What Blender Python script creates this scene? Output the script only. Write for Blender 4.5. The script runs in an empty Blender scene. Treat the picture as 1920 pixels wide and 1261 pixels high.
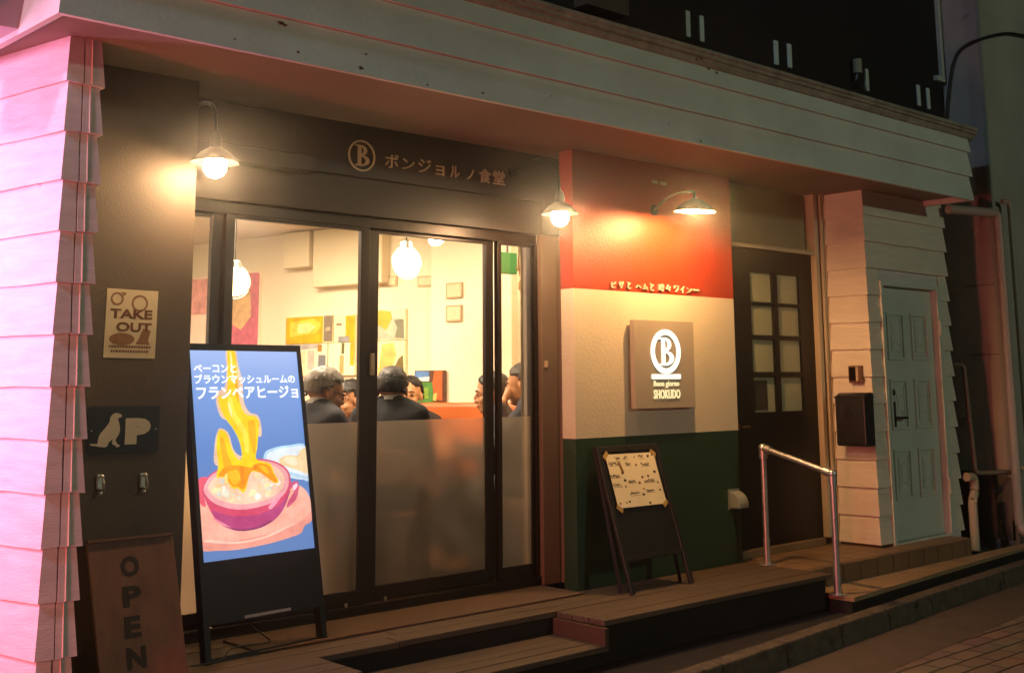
import bpy, bmesh, math, random
from mathutils import Vector, Matrix, noise
random.seed(7)
S = bpy.context.scene
COL = S.collection
R = math.radians

# ------------------------------------------------------------------ camera
PITCH, YAW, ROLL = R(8.89), R(42.56), R(-.64)
F, CX, CY = 2145.0, 1022.0, 387.0
cam_pos = Vector((0, 0, 1.15))
fw = Vector((math.sin(YAW)*math.cos(PITCH), math.cos(YAW)*math.cos(PITCH), math.sin(PITCH)))
rt0 = Vector((math.cos(YAW), -math.sin(YAW), 0)); up0 = rt0.cross(fw)
rt = rt0*math.cos(ROLL) + up0*math.sin(ROLL)
up = -rt0*math.sin(ROLL) + up0*math.cos(ROLL)
cd = bpy.data.cameras.new('camera'); cam = bpy.data.objects.new('camera', cd); COL.objects.link(cam)
cam.matrix_world = Matrix(((rt.x, up.x, -fw.x, cam_pos.x), (rt.y, up.y, -fw.y, cam_pos.y), (rt.z, up.z, -fw.z, cam_pos.z), (0, 0, 0, 1)))
cd.sensor_width = 36; cd.lens = F*36/1920
cd.shift_x = (960-CX)/1920; cd.shift_y = (CY-630.5)/1920
cd.clip_start = .05; cd.clip_end = 500
S.camera = cam

def at(px, py, y=None, z=None, X=None):
    """the point of the photograph's ray that lies on a plane of the building (used to read off measurements)"""
    d = fw + rt*((px-CX)/F) - up*((py-CY)/F)
    t = (y-cam_pos.y)/d.y if y is not None else (z-cam_pos.z)/d.z if z is not None else (X-cam_pos.x)/d.x
    return cam_pos + d*t

# ------------------------------------------------------------------ world and exposure
W = bpy.data.worlds.new('World'); S.world = W; W.use_nodes = True
bg = W.node_tree.nodes['Background']
bg.inputs[0].default_value = (.12, .14, .13, 1); bg.inputs[1].default_value = .035
S.view_settings.view_transform = 'Standard'; S.view_settings.look = 'None'
S.view_settings.exposure = 0; S.view_settings.gamma = 1
S.cycles.use_denoising = True
S.cycles.max_bounces = 8; S.cycles.transparent_max_bounces = 12
S.cycles.sample_clamp_indirect = 4

# ------------------------------------------------------------------ street lights of the place (off frame)
def lamp(name, kind, loc, power, color, size=.15, target=None, spot=None, blend=.4, size_y=None):
    l = bpy.data.lights.new(name, kind); l.energy = power; l.color = color
    if kind == 'AREA':
        l.size = size
        if size_y: l.shape = 'RECTANGLE'; l.size_y = size_y
    else: l.shadow_soft_size = size
    if kind == 'SPOT': l.spot_size = R(spot); l.spot_blend = blend
    if kind == 'AREA' and name == 'neon_light': l.spread = R(95)
    o = bpy.data.objects.new(name, l); COL.objects.link(o); o.location = loc
    if target: o.rotation_euler = (Vector(target)-Vector(loc)).to_track_quat('-Z', 'Y').to_euler()
    return o
lamp('street_lamp_light', 'POINT', (7.5, -7.5, 4.7), 700, (.86, 1.0, .72), .25)
lamp('far_street_lamp_light', 'POINT', (-6.0, 3.45, 2.15), 400, (1.0, .36, .24), .15)
lamp('red_neon_light', 'POINT', (-1.6, 3.7, .5), 480, (1.0, .12, .12), .3)
lamp('neon_light', 'AREA', (-.9, 5.7, 1.9), 52, (1.0, .40, .80), .5, (1.5, 4.9, 1.5), size_y=1.4)
lamp('side_street_light', 'POINT', (-2.6, 3.8, 4.8), 480, (.55, .74, 1.0), .2)

# ------------------------------------------------------------------ colour and materials
def lin(h):
    h = h.lstrip('#'); v = [int(h[i:i+2], 16)/255 for i in (0, 2, 4)]
    return tuple(c/12.92 if c <= .04045 else ((c+.055)/1.055)**2.4 for c in v) + (1,)
MATS = {}
def mat(name, hexc, rough=.6, var=.12, scale=6, bump=.0, bscale=40, metal=0, stretch=(1, 1, 1), dirt=None, dirt_amt=.0, dirt_scale=3, spec=.5, coat=0):
    if name in MATS: return MATS[name]
    m = bpy.data.materials.new(name); m.use_nodes = True; nt = m.node_tree; N = nt.nodes; L = nt.links
    b = N['Principled BSDF']; b.inputs['Roughness'].default_value = rough; b.inputs['Metallic'].default_value = metal
    b.inputs['Specular IOR Level'].default_value = spec; b.inputs['Coat Weight'].default_value = coat
    tc = N.new('ShaderNodeTexCoord'); mp = N.new('ShaderNodeMapping'); mp.inputs['Scale'].default_value = stretch
    L.new(tc.outputs['Object'], mp.inputs['Vector'])
    n = N.new('ShaderNodeTexNoise'); n.inputs['Scale'].default_value = scale; n.inputs['Detail'].default_value = 5; n.inputs['Roughness'].default_value = .6
    L.new(mp.outputs[0], n.inputs['Vector'])
    c = lin(hexc)
    rp = N.new('ShaderNodeValToRGB'); L.new(n.outputs['Fac'], rp.inputs[0])
    rp.color_ramp.elements[0].position = .3; rp.color_ramp.elements[1].position = .7
    rp.color_ramp.elements[0].color = tuple(x*(1-var) for x in c[:3])+(1,)
    rp.color_ramp.elements[1].color = tuple(min(1, x*(1+var)) for x in c[:3])+(1,)
    out = rp.outputs[0]
    if dirt:
        n2 = N.new('ShaderNodeTexNoise'); n2.inputs['Scale'].default_value = dirt_scale; n2.inputs['Detail'].default_value = 8; n2.inputs['Roughness'].default_value = .7
        L.new(tc.outputs['Object'], n2.inputs['Vector'])
        r2 = N.new('ShaderNodeValToRGB'); L.new(n2.outputs['Fac'], r2.inputs[0])
        r2.color_ramp.elements[0].position = .72-dirt_amt*.4; r2.color_ramp.elements[1].position = .80-dirt_amt*.3
        mx = N.new('ShaderNodeMix'); mx.data_type = 'RGBA'
        L.new(r2.outputs[0], mx.inputs[0]); L.new(out, mx.inputs[6]); mx.inputs[7].default_value = lin(dirt)
        out = mx.outputs[2]
    L.new(out, b.inputs['Base Color'])
    if bump:
        n3 = N.new('ShaderNodeTexNoise'); n3.inputs['Scale'].default_value = bscale; n3.inputs['Detail'].default_value = 4
        L.new(mp.outputs[0], n3.inputs['Vector'])
        bp = N.new('ShaderNodeBump'); bp.inputs['Strength'].default_value = bump; bp.inputs['Distance'].default_value = .01
        L.new(n3.outputs['Fac'], bp.inputs['Height']); L.new(bp.outputs[0], b.inputs['Normal'])
    MATS[name] = m; return m
def emit(name, hexc, strength=1, base='#000000'):
    if name in MATS: return MATS[name]
    m = bpy.data.materials.new(name); m.use_nodes = True; b = m.node_tree.nodes['Principled BSDF']
    b.inputs['Base Color'].default_value = lin(base); b.inputs['Roughness'].default_value = .4
    b.inputs['Emission Color'].default_value = lin(hexc); b.inputs['Emission Strength'].default_value = strength
    MATS[name] = m; return m
def glass_mat():
    m = bpy.data.materials.new('window_glass'); m.use_nodes = True; nt = m.node_tree; N = nt.nodes; L = nt.links
    N.remove(N['Principled BSDF']); o = N['Material Output']
    t = N.new('ShaderNodeBsdfTransparent'); t.inputs[0].default_value = (.94, .96, .94, 1)
    g = N.new('ShaderNodeBsdfGlossy'); g.inputs['Roughness'].default_value = .02
    f = N.new('ShaderNodeFresnel'); f.inputs[0].default_value = 1.45
    x = N.new('ShaderNodeMixShader'); L.new(f.outputs[0], x.inputs[0]); L.new(t.outputs[0], x.inputs[1]); L.new(g.outputs[0], x.inputs[2])
    L.new(x.outputs[0], o.inputs[0]); return m
def frost_mat():
    m = bpy.data.materials.new('frosted_film'); m.use_nodes = True; nt = m.node_tree; N = nt.nodes; L = nt.links
    N.remove(N['Principled BSDF']); o = N['Material Output']
    t = N.new('ShaderNodeBsdfRefraction'); t.inputs['Color'].default_value = (.95, .84, .68, 1); t.inputs['Roughness'].default_value = .56; t.inputs['IOR'].default_value = 1.12
    d = N.new('ShaderNodeBsdfTranslucent'); d.inputs[0].default_value = (.7, .68, .62, 1)
    g = N.new('ShaderNodeBsdfDiffuse'); g.inputs[0].default_value = (.26, .24, .21, 1)
    x = N.new('ShaderNodeMixShader'); x.inputs[0].default_value = .09
    y = N.new('ShaderNodeMixShader'); y.inputs[0].default_value = .13
    L.new(t.outputs[0], x.inputs[1]); L.new(d.outputs[0], x.inputs[2]); L.new(x.outputs[0], y.inputs[1]); L.new(g.outputs[0], y.inputs[2])
    L.new(y.outputs[0], o.inputs[0]); return m
GLASS = glass_mat(); FROST = frost_mat()
white_paint = mat('siding_paint', '#d2cfca', .6, .12, 5, .22, 30, stretch=(1, 1, 6), dirt='#9c9188', dirt_amt=.10, dirt_scale=5)
fascia_paint = mat('fascia_paint', '#cdd2c8', .55, .10, 2.5, .12, 40, dirt='#3a2c1c', dirt_amt=.02, dirt_scale=9)
trim_paint = mat('weathered_trim', '#8d8878', .7, .35, 9, .4, 60, dirt='#2a2418', dirt_amt=.3, dirt_scale=14)
soffit_paint = mat('soffit_paint', '#8c7f6e', .7, .05, 3, .1, 30)
brown_wall = mat('brown_render', '#4e4339', .6, .10, 4, .15, 120)
header_brown = mat('header_board', '#2e231a', .5, .15, 3, .08, 40, stretch=(.3, 1, 4))
bronze = mat('dark_bronze', '#2d211a', .35, .08, 8, .03, 80, metal=.35)
black_metal = mat('black_metal', '#0e0e10', .35, .1, 20, .02, 100)
gal = mat('galvanised_steel', '#c0c2c0', .38, .10, 30, .05, 90, metal=.9)
wood_deck = mat('deck_wood', '#4f4030', .6, .4, 3, .35, 25, stretch=(.6, 12, 12))
concrete = mat('concrete', '#5a4f42', .9, .4, 14, .9, 90, dirt='#241e18', dirt_amt=.4, dirt_scale=9)

# ------------------------------------------------------------------ mesh helpers
class MB:
    def __init__(s): s.v = []; s.f = []; s.m = []
    def add(s, v, f, mi=0):
        o = len(s.v); s.v += [tuple(p) for p in v]; s.f += [tuple(i+o for i in q) for q in f]; s.m += [mi]*len(f); return s
    def box(s, a, b, mi=0, M=None):
        x0, y0, z0 = a; x1, y1, z1 = b
        v = [Vector(p) for p in ((x0,y0,z0),(x1,y0,z0),(x1,y1,z0),(x0,y1,z0),(x0,y0,z1),(x1,y0,z1),(x1,y1,z1),(x0,y1,z1))]
        if M: v = [M @ p for p in v]
        return s.add(v, [(0,3,2,1),(4,5,6,7),(0,1,5,4),(1,2,6,5),(2,3,7,6),(3,0,4,7)], mi)
    def tube(s, pts, r, n=12, mi=0, cap=True):
        pts = [Vector(p) for p in pts]; rings = []; k = len(pts)
        for i, p in enumerate(pts):
            d = (pts[min(i+1, k-1)]-pts[max(i-1, 0)]).normalized()
            a = Vector((0, 0, 1)) if abs(d.z) < .9 else Vector((1, 0, 0))
            if rings and False: pass
            u = d.cross(a).normalized(); w = d.cross(u)
            rr = r[i] if isinstance(r, (list, tuple)) else r
            rings.append([p+u*rr*math.cos(2*math.pi*j/n)+w*rr*math.sin(2*math.pi*j/n) for j in range(n)])
        v = [q for g in rings for q in g]; f = []
        for i in range(k-1):
            for j in range(n): f.append((i*n+j, i*n+(j+1) % n, (i+1)*n+(j+1) % n, (i+1)*n+j))
        if cap: f += [tuple(range(n))[::-1], tuple(range((k-1)*n, k*n))]
        return s.add(v, f, mi)
    def lathe(s, prof, M=None, n=24, mi=0):
        v = []; f = []
        for (r, z) in prof: v += [Vector((r*math.cos(2*math.pi*j/n), r*math.sin(2*math.pi*j/n), z)) for j in range(n)]
        for i in range(len(prof)-1):
            for j in range(n): f.append((i*n+j, i*n+(j+1) % n, (i+1)*n+(j+1) % n, (i+1)*n+j))
        if M: v = [M @ p for p in v]
        return s.add(v, f, mi)
    def sphere(s, c, r, n=20, mi=0, M=None):
        prof = [(max(1e-4, math.sin(math.pi*i/n)), -math.cos(math.pi*i/n)) for i in range(n+1)]
        r = r if isinstance(r, (tuple, list)) else (r, r, r)
        T = Matrix.Translation(c) @ (M or Matrix()) @ Matrix.Diagonal((r[0], r[1], r[2], 1))
        return s.lathe(prof, T, n+4, mi)
    def poly(s, pts, thick, M, mi=0):
        """flat outline (x, y) in the plane of M, extruded along its +z"""
        k = len(pts); v = [M @ Vector((p[0], p[1], 0)) for p in pts]+[M @ Vector((p[0], p[1], thick)) for p in pts]
        return s.add(v, [tuple(range(k))[::-1], tuple(range(k, 2*k))]+[(i, (i+1) % k, (i+1) % k+k, i+k) for i in range(k)], mi)
    def build(s, name, mats, parent=None, smooth=False, bevel=0, auto=None):
        me = bpy.data.meshes.new(name); me.from_pydata(s.v, [], s.f)
        for q in (mats if isinstance(mats, (list, tuple)) else [mats]): me.materials.append(q)
        for i, p in enumerate(me.polygons): p.material_index = s.m[i]
        bm = bmesh.new(); bm.from_mesh(me); bmesh.ops.recalc_face_normals(bm, faces=bm.faces)
        bm.to_mesh(me); bm.free()
        if smooth:
            for p in me.polygons: p.use_smooth = True
            if smooth != 'all':
                me.set_sharp_from_angle(angle=R(40))
        o = bpy.data.objects.new(name, me); COL.objects.link(o)
        if parent: o.parent = parent
        if bevel:
            b = o.modifiers.new('bevel', 'BEVEL'); b.width = bevel; b.segments = 2; b.limit_method = 'ANGLE'; b.angle_limit = R(50)
        return o
def tag(o, label=None, cat=None, group=None, kind=None):
    if label: o['label'] = label
    if cat: o['category'] = cat
    if group: o['group'] = group
    if kind: o['kind'] = kind
    return o
def thing(name, label, cat, group=None, loc=(0, 0, 0)):
    o = bpy.data.objects.new(name, None); COL.objects.link(o); o.location = loc; o.empty_display_size = .1
    return tag(o, label, cat, group)
def child_at(o, root):
    """parts are built in world coordinates; keep them there under a root that stands elsewhere"""
    o.matrix_parent_inverse = Matrix.Translation(root.location).inverted(); return o
def fac(y=0, ox=0, oz=0, sc=1):
    """plane of the facade: local x = world x, local y = world z, local z = towards the street"""
    return Matrix(((sc, 0, 0, ox), (0, 0, -1, y), (0, sc, 0, oz), (0, 0, 0, 1)))
def circle(cx, cy, rx, ry=None, n=40, a0=0, a1=360):
    ry = ry or rx
    return [(cx+rx*math.cos(R(a0+(a1-a0)*i/n)), cy+ry*math.sin(R(a0+(a1-a0)*i/n))) for i in range(n if a1-a0 == 360 else n+1)]
def ring(mb, cx, cy, ro, ri, th, M, mi=0, n=48):
    a = [M @ Vector((cx+r*math.cos(2*math.pi*i/n), cy+r*math.sin(2*math.pi*i/n), z)) for z in (0, th) for r in (ri, ro) for i in range(n)]
    f = []
    for i in range(n):
        j = (i+1) % n
        f += [(i, n+i, n+j, j), (2*n+i, 2*n+j, 3*n+j, 3*n+i), (n+i, 3*n+i, 3*n+j, n+j), (i, j, 2*n+j, 2*n+i)]
    mb.add(a, f, mi)
def text(mb, s, x0, y0, w, h, th, M, mi=0, bold=0, space=1.0, slant=0, fit=True):
    """lettering fitted in the box x0..x0+w, y0..y0+h of plane M"""
    c = bpy.data.curves.new('t', 'FONT'); c.body = s; c.size = 1; c.offset = bold; c.space_character = space; c.shear = slant
    c.resolution_u = 3; c.extrude = .001
    o = bpy.data.objects.new('t', c); COL.objects.link(o)
    dg = bpy.context.evaluated_depsgraph_get(); me = bpy.data.meshes.new_from_object(o.evaluated_get(dg))
    xs = [v.co.x for v in me.vertices]; ys = [v.co.y for v in me.vertices]
    bx, by = min(xs), min(ys); sx = w/(max(xs)-bx); sy = h/(max(ys)-by)
    if not fit: sy = sx
    vs = [M @ Vector((x0+(v.co.x-bx)*sx, y0+(v.co.y-by)*sy, th if v.co.z > 0 else 0)) for v in me.vertices]
    mb.add(vs, [tuple(p.vertices) for p in me.polygons], mi)
    bpy.data.objects.remove(o); bpy.data.meshes.remove(me); bpy.data.curves.remove(c)
# a serif capital B in a unit box, as outline strips (drawn from the sign)
def letter_B(mb, x0, y0, w, h, th, M, mi=0):
    P = lambda pts: mb.poly([(x0+a*w, y0+b*h) for a, b in pts], th, M, mi)
    P([(.18, .04), (.40, .04), (.40, .96), (.18, .96)])
    P([(0, 0), (.55, 0), (.55, .075), (0, .055)]); P([(0, .945), (.5, .93), (.5, 1), (0, 1)])
    def bowl(cy, ry, cx, rx, t, tx):
        n = 22; o = [(cx+rx*math.sin(math.pi*i/n), cy+ry*math.cos(math.pi*i/n)) for i in range(n+1)]
        q = [(cx+(rx-tx)*math.sin(math.pi*i/n), cy+(ry-t)*math.cos(math.pi*i/n)) for i in range(n+1)]
        for i in range(n): mb.poly([(x0+a*w, y0+b*h) for a, b in (q[i], o[i], o[i+1], q[i+1])], th+.0002*(i % 2), M, mi)
    bowl(.755, .245, .40, .42, .07, .22); bowl(.265, .265, .40, .60, .075, .26)
    P([(.36, .93), (.42, .93), (.42, 1), (.36, 1)]); P([(.36, 0), (.42, 0), (.42, .075), (.36, .075)])

# ------------------------------------------------------------------ setting: ground
def sheet(name, x0, y0, x1, y1, z, m):
    o = MB().add([(x0, y0, z), (x1, y0, z), (x1, y1, z), (x0, y1, z)], [(0, 1, 2, 3)]).build(name, m); return tag(o, kind='structure')
tag(MB().add([(-60, -60, -.36), (80, -60, -.36), (80, 80, -.36), (-60, 80, -.36)], [(0, 1, 2, 3)]).build('ground', mat('earth', '#3d342b', .95, .2, 3)), kind='structure')
# road of interlocking pavers: running-bond brick pattern
def paver_mat():
    m = bpy.data.materials.new('road_pavers'); m.use_nodes = True; nt = m.node_tree; N = nt.nodes; L = nt.links; b = N['Principled BSDF']
    tc = N.new('ShaderNodeTexCoord'); br = N.new('ShaderNodeTexBrick'); br.inputs['Scale'].default_value = 1
    br.inputs['Color1'].default_value = lin('#8f7c6e'); br.inputs['Color2'].default_value = lin('#7c6a5e'); br.inputs['Mortar'].default_value = lin('#1f1915')
    br.inputs['Mortar Size'].default_value = .007; br.inputs['Brick Width'].default_value = .24; br.inputs['Row Height'].default_value = .12
    L.new(tc.outputs['Object'], br.inputs['Vector'])
    n = N.new('ShaderNodeTexNoise'); n.inputs['Scale'].default_value = 4; n.inputs['Detail'].default_value = 8; L.new(tc.outputs['Object'], n.inputs['Vector'])
    mx = N.new('ShaderNodeMix'); mx.data_type = 'RGBA'; mx.blend_type = 'MULTIPLY'; mx.inputs[0].default_value = .6
    L.new(br.outputs['Color'], mx.inputs[6]); L.new(n.outputs['Color'], mx.inputs[7]); L.new(mx.outputs[2], b.inputs['Base Color'])
    b.inputs['Roughness'].default_value = .65
    n3 = N.new('ShaderNodeTexNoise'); n3.inputs['Scale'].default_value = 70; L.new(tc.outputs['Object'], n3.inputs['Vector'])
    ad = N.new('ShaderNodeMath'); ad.operation = 'MULTIPLY_ADD'; L.new(n3.outputs['Fac'], ad.inputs[0]); ad.inputs[1].default_value = .4
    iv = N.new('ShaderNodeMath'); iv.operation = 'SUBTRACT'; iv.inputs[0].default_value = 1; L.new(br.outputs['Fac'], iv.inputs[1]); L.new(iv.outputs[0], ad.inputs[2])
    bp = N.new('ShaderNodeBump'); bp.inputs['Strength'].default_value = .6; bp.inputs['Distance'].default_value = .012
    L.new(ad.outputs[0], bp.inputs['Height']); L.new(bp.outputs[0], b.inputs['Normal']); return m
def kerb_pt(px, py, z): p = at(px, py, z=z); return (p.x, p.y)
# the kerb line runs slightly skew to the facade (nearer the wall at the far end)
def ky(x): return 3.70+(x-4.2)*.098 - .004*max(0, x-6)**2
road = MB(); xs = [-8+i for i in range(42)]
gut = MB(); kerb = MB(); pave = MB()
for a, b in zip(xs, xs[1:]):
    ya, yb = ky(a), ky(b)
    road.add([(a, -20, -.345), (b, -20, -.345), (b, yb-.42, -.33), (a, ya-.42, -.33)], [(0, 1, 2, 3)])
    gut.add([(a, ya-.43, -.328), (b, yb-.43, -.328), (b, yb, -.322), (a, ya, -.322)], [(0, 1, 2, 3)])
    # kerb stones, 0.6 m each with a tiny joint
for i in range(50):
    a, b = -8+i*.6+.004, -8+(i+1)*.6-.004; ya, yb = ky(a), ky(b); t = .002*random.random()
    v = [(a, ya, -.4), (b, yb, -.4), (b, yb+.11, -.4), (a, ya+.11, -.4), (a, ya+.02, -.205+t), (b, yb+.02, -.205+t), (b, yb+.11, -.20+t), (a, ya+.11, -.20+t)]
    kerb.add(v, [(0,3,2,1),(4,5,6,7),(0,1,5,4),(1,2,6,5),(2,3,7,6),(3,0,4,7)])
tag(road.build('road', paver_mat()), kind='structure')
tag(gut.build('gutter', mat('gutter_concrete', '#54483e', .8, .2, 6, .4, 50)), kind='structure')
tag(kerb.build('kerb', concrete, bevel=.008), kind='structure')
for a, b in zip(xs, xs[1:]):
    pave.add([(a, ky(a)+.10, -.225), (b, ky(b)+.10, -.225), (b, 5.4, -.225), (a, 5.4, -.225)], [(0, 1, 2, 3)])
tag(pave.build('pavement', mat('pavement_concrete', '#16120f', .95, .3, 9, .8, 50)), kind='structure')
# raised walkway and tiled landing in front of the far door
lp = MB()
for i in range(12):
    a, b = 6.175+i*.5, 6.175+(i+1)*.5
    b -= .004; v = [(a, ky(a)+.13, -.15), (b, ky(b)+.13, -.15), (b, 4.36, -.15), (a, 4.36, -.15)]; zt = -.125+.0015*random.random()
    lp.add(v+[(x_, y_, zt) for x_, y_, _ in v], [(0,3,2,1),(4,5,6,7),(0,1,5,4),(1,2,6,5),(2,3,7,6),(3,0,4,7)])
tag(lp.build('walkway', mat('walkway_slab', '#94795a', .8, .16, 5, .35, 50, dirt='#4a3a2a', dirt_amt=.15, dirt_scale=5)), kind='structure')
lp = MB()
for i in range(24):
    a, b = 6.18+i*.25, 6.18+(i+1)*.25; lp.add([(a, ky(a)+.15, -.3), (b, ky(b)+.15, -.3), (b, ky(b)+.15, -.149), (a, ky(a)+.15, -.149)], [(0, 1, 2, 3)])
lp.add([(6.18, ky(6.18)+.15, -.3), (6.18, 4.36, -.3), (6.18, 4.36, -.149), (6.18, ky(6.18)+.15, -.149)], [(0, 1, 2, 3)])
tag(lp.build('walkway_void_shade', mat('void_dark', '#1a1511', .9)), kind='structure')  # dark sheets painted as the shade below the thin slabs
tl = MB(); x = 6.175
while x < 8.2:
    w = .196; x1 = min(x+w, 8.26)
    tl.box((x, 4.35, -.13), (x1-.004, 4.372, -.004))
    for j in range(4):
        y0 = 4.376+j*.2; tl.box((x, y0, -.05), (x1-.004, min(y0+.196, 5.2), -.001+.001*random.random()))
    x += .2
tag(tl.build('landing', mat('landing_tile', '#7c6248', .5, .18, 2.5, .2, 60), bevel=.003), kind='structure')
lb = MB(); lb.box((6.172, 4.36, -.2), (8.258, 5.2, -.006)); tag(lb.build('landing_bed', mat('grout', '#3b2f25', .9)), kind='structure')

# ------------------------------------------------------------------ deck
deck = thing('deck', 'dark wooden deck with a step notched into its front edge below the windows', 'deck')
pl = MB(); random.seed(3)
def plank(x0, x1, y0, y1, z):
    z += random.uniform(-.0015, .0015); pl.box((x0, y0+.003, z-.028), (x1, y1-.003, z))
ys = [4.16+i*.117 for i in range(10)]
for i, y in enumerate(ys[:-1]):
    if y+.117 <= 4.512+.001:
        plank(1.74, 2.775, y, y+.117, 0); plank(4.19, 6.16, y, y+.117, 0)
    else:
        cut = 3.0+((i*1.37) % 1.3); plank(1.74, cut-.002, y, y+.117, 0)
        plank(cut+.002, 5.1 if y < 4.8 else 4.66, y, min(y+.117, 5.155), 0)
        if y < 4.8: plank(5.104, 6.16, y, min(y+.117, 4.835), 0)
pl.build('deck_planks', wood_deck, deck, bevel=.003)
pl = MB()
for i in range(4): plank(2.775, 4.19, 4.135+i*.1, 4.235+i*.1-.0, -.11)
pl.build('step_tread', wood_deck, deck, bevel=.003)
for x_ in (4.165, 2.775):
    fr = MB(); fr.box((x_, 4.135, -.112), (x_+.025, 4.51, -.03)); fr.build('step_cheek', mat('cheek_wood', '#4a3424', .6, .2, 4, .2, 30), deck)
fr = MB(); dk = mat('deck_shadow_board', '#15110d', .9, .1)  # near-black boards stand in for the shaded void under the deck
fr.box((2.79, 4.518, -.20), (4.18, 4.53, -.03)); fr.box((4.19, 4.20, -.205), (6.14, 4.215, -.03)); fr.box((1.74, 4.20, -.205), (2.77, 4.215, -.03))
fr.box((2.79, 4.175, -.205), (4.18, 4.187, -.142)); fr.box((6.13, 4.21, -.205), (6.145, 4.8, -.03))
fr.build('under_deck_shade', dk, deck)
mt = MB(); n = 60
mt.box((2.62, 4.745, 0.002), (4.62, 5.085, .012))
tag(mt.build('door_mat', mat('mat_fibre', '#5a4634', .95, .3, 60, .9, 160), bevel=.004), 'flat brown coir mat lying along the window front on the deck', 'mat')

# ------------------------------------------------------------------ restaurant building
bld = thing('restaurant_building', 'single storey cream clad restaurant with long fascia, glazed shopfront and two siding pillars', 'building')
DL = Vector((-.233, .972))      # direction of the side street wall
def offset_path(path, d):
    out = []
    for i, p in enumerate(path):
        ns = []
        for a, b in ((i-1, i), (i, i+1)):
            if 0 <= a and b < len(path):
                t = (path[b]-path[a]).normalized(); ns.append(Vector((t.y, -t.x)))
        if len(ns) == 1: out.append(p+ns[0]*d)
        else:
            m = (ns[0]+ns[1]).normalized(); out.append(p+m*(d/max(.3, m.dot(ns[0]))))
    return out
def siding(mb, path, z0, z1, dbot=.022, dtop=.004, jit=.0035, sub=.22):
    """one course of lapped boards along an open path (street side on the right of the path direction)"""
    pts = [path[0]]
    for a, b in zip(path, path[1:]):
        k = max(1, int((b-a).length/sub)); pts += [a+(b-a)*(i+1)/k for i in range(k)]
    ob, ot, oi = offset_path(pts, dbot), offset_path(pts, dtop), offset_path(pts, 0.0)
    v = []; n = len(pts)
    jz = [random.uniform(-jit, jit) for _ in pts]
    for k in range(n): v.append((ob[k].x, ob[k].y, z0+jz[k]))
    for k in range(n): v.append((ot[k].x, ot[k].y, z1+.004))
    for k in range(n): v.append((oi[k].x, oi[k].y, z0+.001+jz[k]))
    f = []
    for k in range(n-1): f += [(k, k+1, n+k+1, n+k), (k, 2*n+k, 2*n+k+1, k+1)]
    f += [(0, n, 2*n), (n-1, 3*n-1, 2*n-1)]
    mb.add(v, f)
V2 = Vector
c0 = V2((1.592, 4.520)); c1 = V2((1.708, 4.520)); c2 = V2((1.708, 4.835)); side_end = c0+DL*6
core = MB()
core.add([(side_end.x, side_end.y, -.36), (c0.x, c0.y, -.36), (c1.x, c1.y, -.36), (c2.x, c2.y, -.36), (c2.x, side_end.y, -.36)] +
         [(side_end.x, side_end.y, 2.56), (c0.x, c0.y, 2.56), (c1.x, c1.y, 2.56), (c2.x, c2.y, 2.56), (c2.x, side_end.y, 2.56)],
         [(0, 1, 6, 5), (1, 2, 7, 6), (2, 3, 8, 7), (3, 4, 9, 8), (4, 0, 5, 9)])
core.build('pillar_core', white_paint, bld)
rows = [-.42+.1985*i for i in range(15)]
lpm = MB(); random.seed(11)
for i, z in enumerate(rows):
    z1 = rows[i+1] if i+1 < len(rows) else 2.555
    siding(lpm, [side_end, c0, V2((1.640+.004*random.random(), 4.520))], z, z1, dbot=.020+random.uniform(-.001, .003))
    siding(lpm, [V2((1.648, 4.520)), c1, c2], z-random.uniform(0, .004), z1, dbot=.021+random.uniform(-.001, .003))
# thin vertical cover strip with a worn edge on every course
lpm.build('wall_siding', white_paint, bld)
st = MB()
for i, z in enumerate(rows):
    st.add([(1.672, 4.4985, z+.002), (1.678, 4.4985, z+.002), (1.678, 4.514, z+.195), (1.672, 4.514, z+.195), (1.675, 4.493, z+.002), (1.675, 4.511, z+.195)],
           [(0, 4, 5, 3), (4, 1, 2, 5), (0, 1, 4)])
st.build('corner_bead', mat('bead_paint', '#cfc8c0', .6, .05), bld)

# right pillar: siding with the white door in it
rx0, rx1, ryf = 7.345, 8.49, 4.552
RR = [.017-.0+.1955*i for i in range(13)]
rcore = MB(); rcore.box((rx0, ryf+.001, -.03), (7.51, 5.3, 2.56)); rcore.box((8.34, ryf+.001, -.2), (rx1, 5.3, 2.56)); rcore.box((7.51, ryf+.001, 1.875), (8.34, 5.3, 2.56)); rcore.box((7.51, 4.75, -.2), (8.34, 5.3, 1.875))
rcore.build('pillar_core', white_paint, bld)
rpm = MB(); random.seed(5)
for i, z in enumerate(RR):
    z1 = RR[i+1] if i+1 < len(RR) else 2.555
    A_ = [V2((rx0, 4.868)), V2((rx0, ryf))]
    if z1 < 1.90:
        siding(rpm, A_+[V2((7.49, ryf))], z, z1); siding(rpm, [V2((8.365, ryf)), V2((rx1, ryf)), V2((rx1, 5.2))], z, z1)
    elif z < 1.80:
        siding(rpm, A_+[V2((7.49, ryf))], z, z1); siding(rpm, [V2((8.365, ryf)), V2((rx1, ryf)), V2((rx1, 5.2))], z, z1)
    else: siding(rpm, A_+[V2((rx1, ryf)), V2((rx1, 5.2))], z, z1)
rpm.build('wall_siding', mat('siding_paint_far', '#d8d2c2', .6, .08, 5, .25, 30, stretch=(1, 1, 6), dirt='#77745f', dirt_amt=.02, dirt_scale=6), bld)
sk = MB(); sk.box((rx0-.006, ryf-.006, -.03), (7.50, ryf+.02, .017)); sk.box((rx0-.006, ryf+.02, -.03), (rx0+.01, 4.87, .017))
sk.build('skirting', mat('skirting_brown', '#4a3322', .8, .1), bld)

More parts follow.
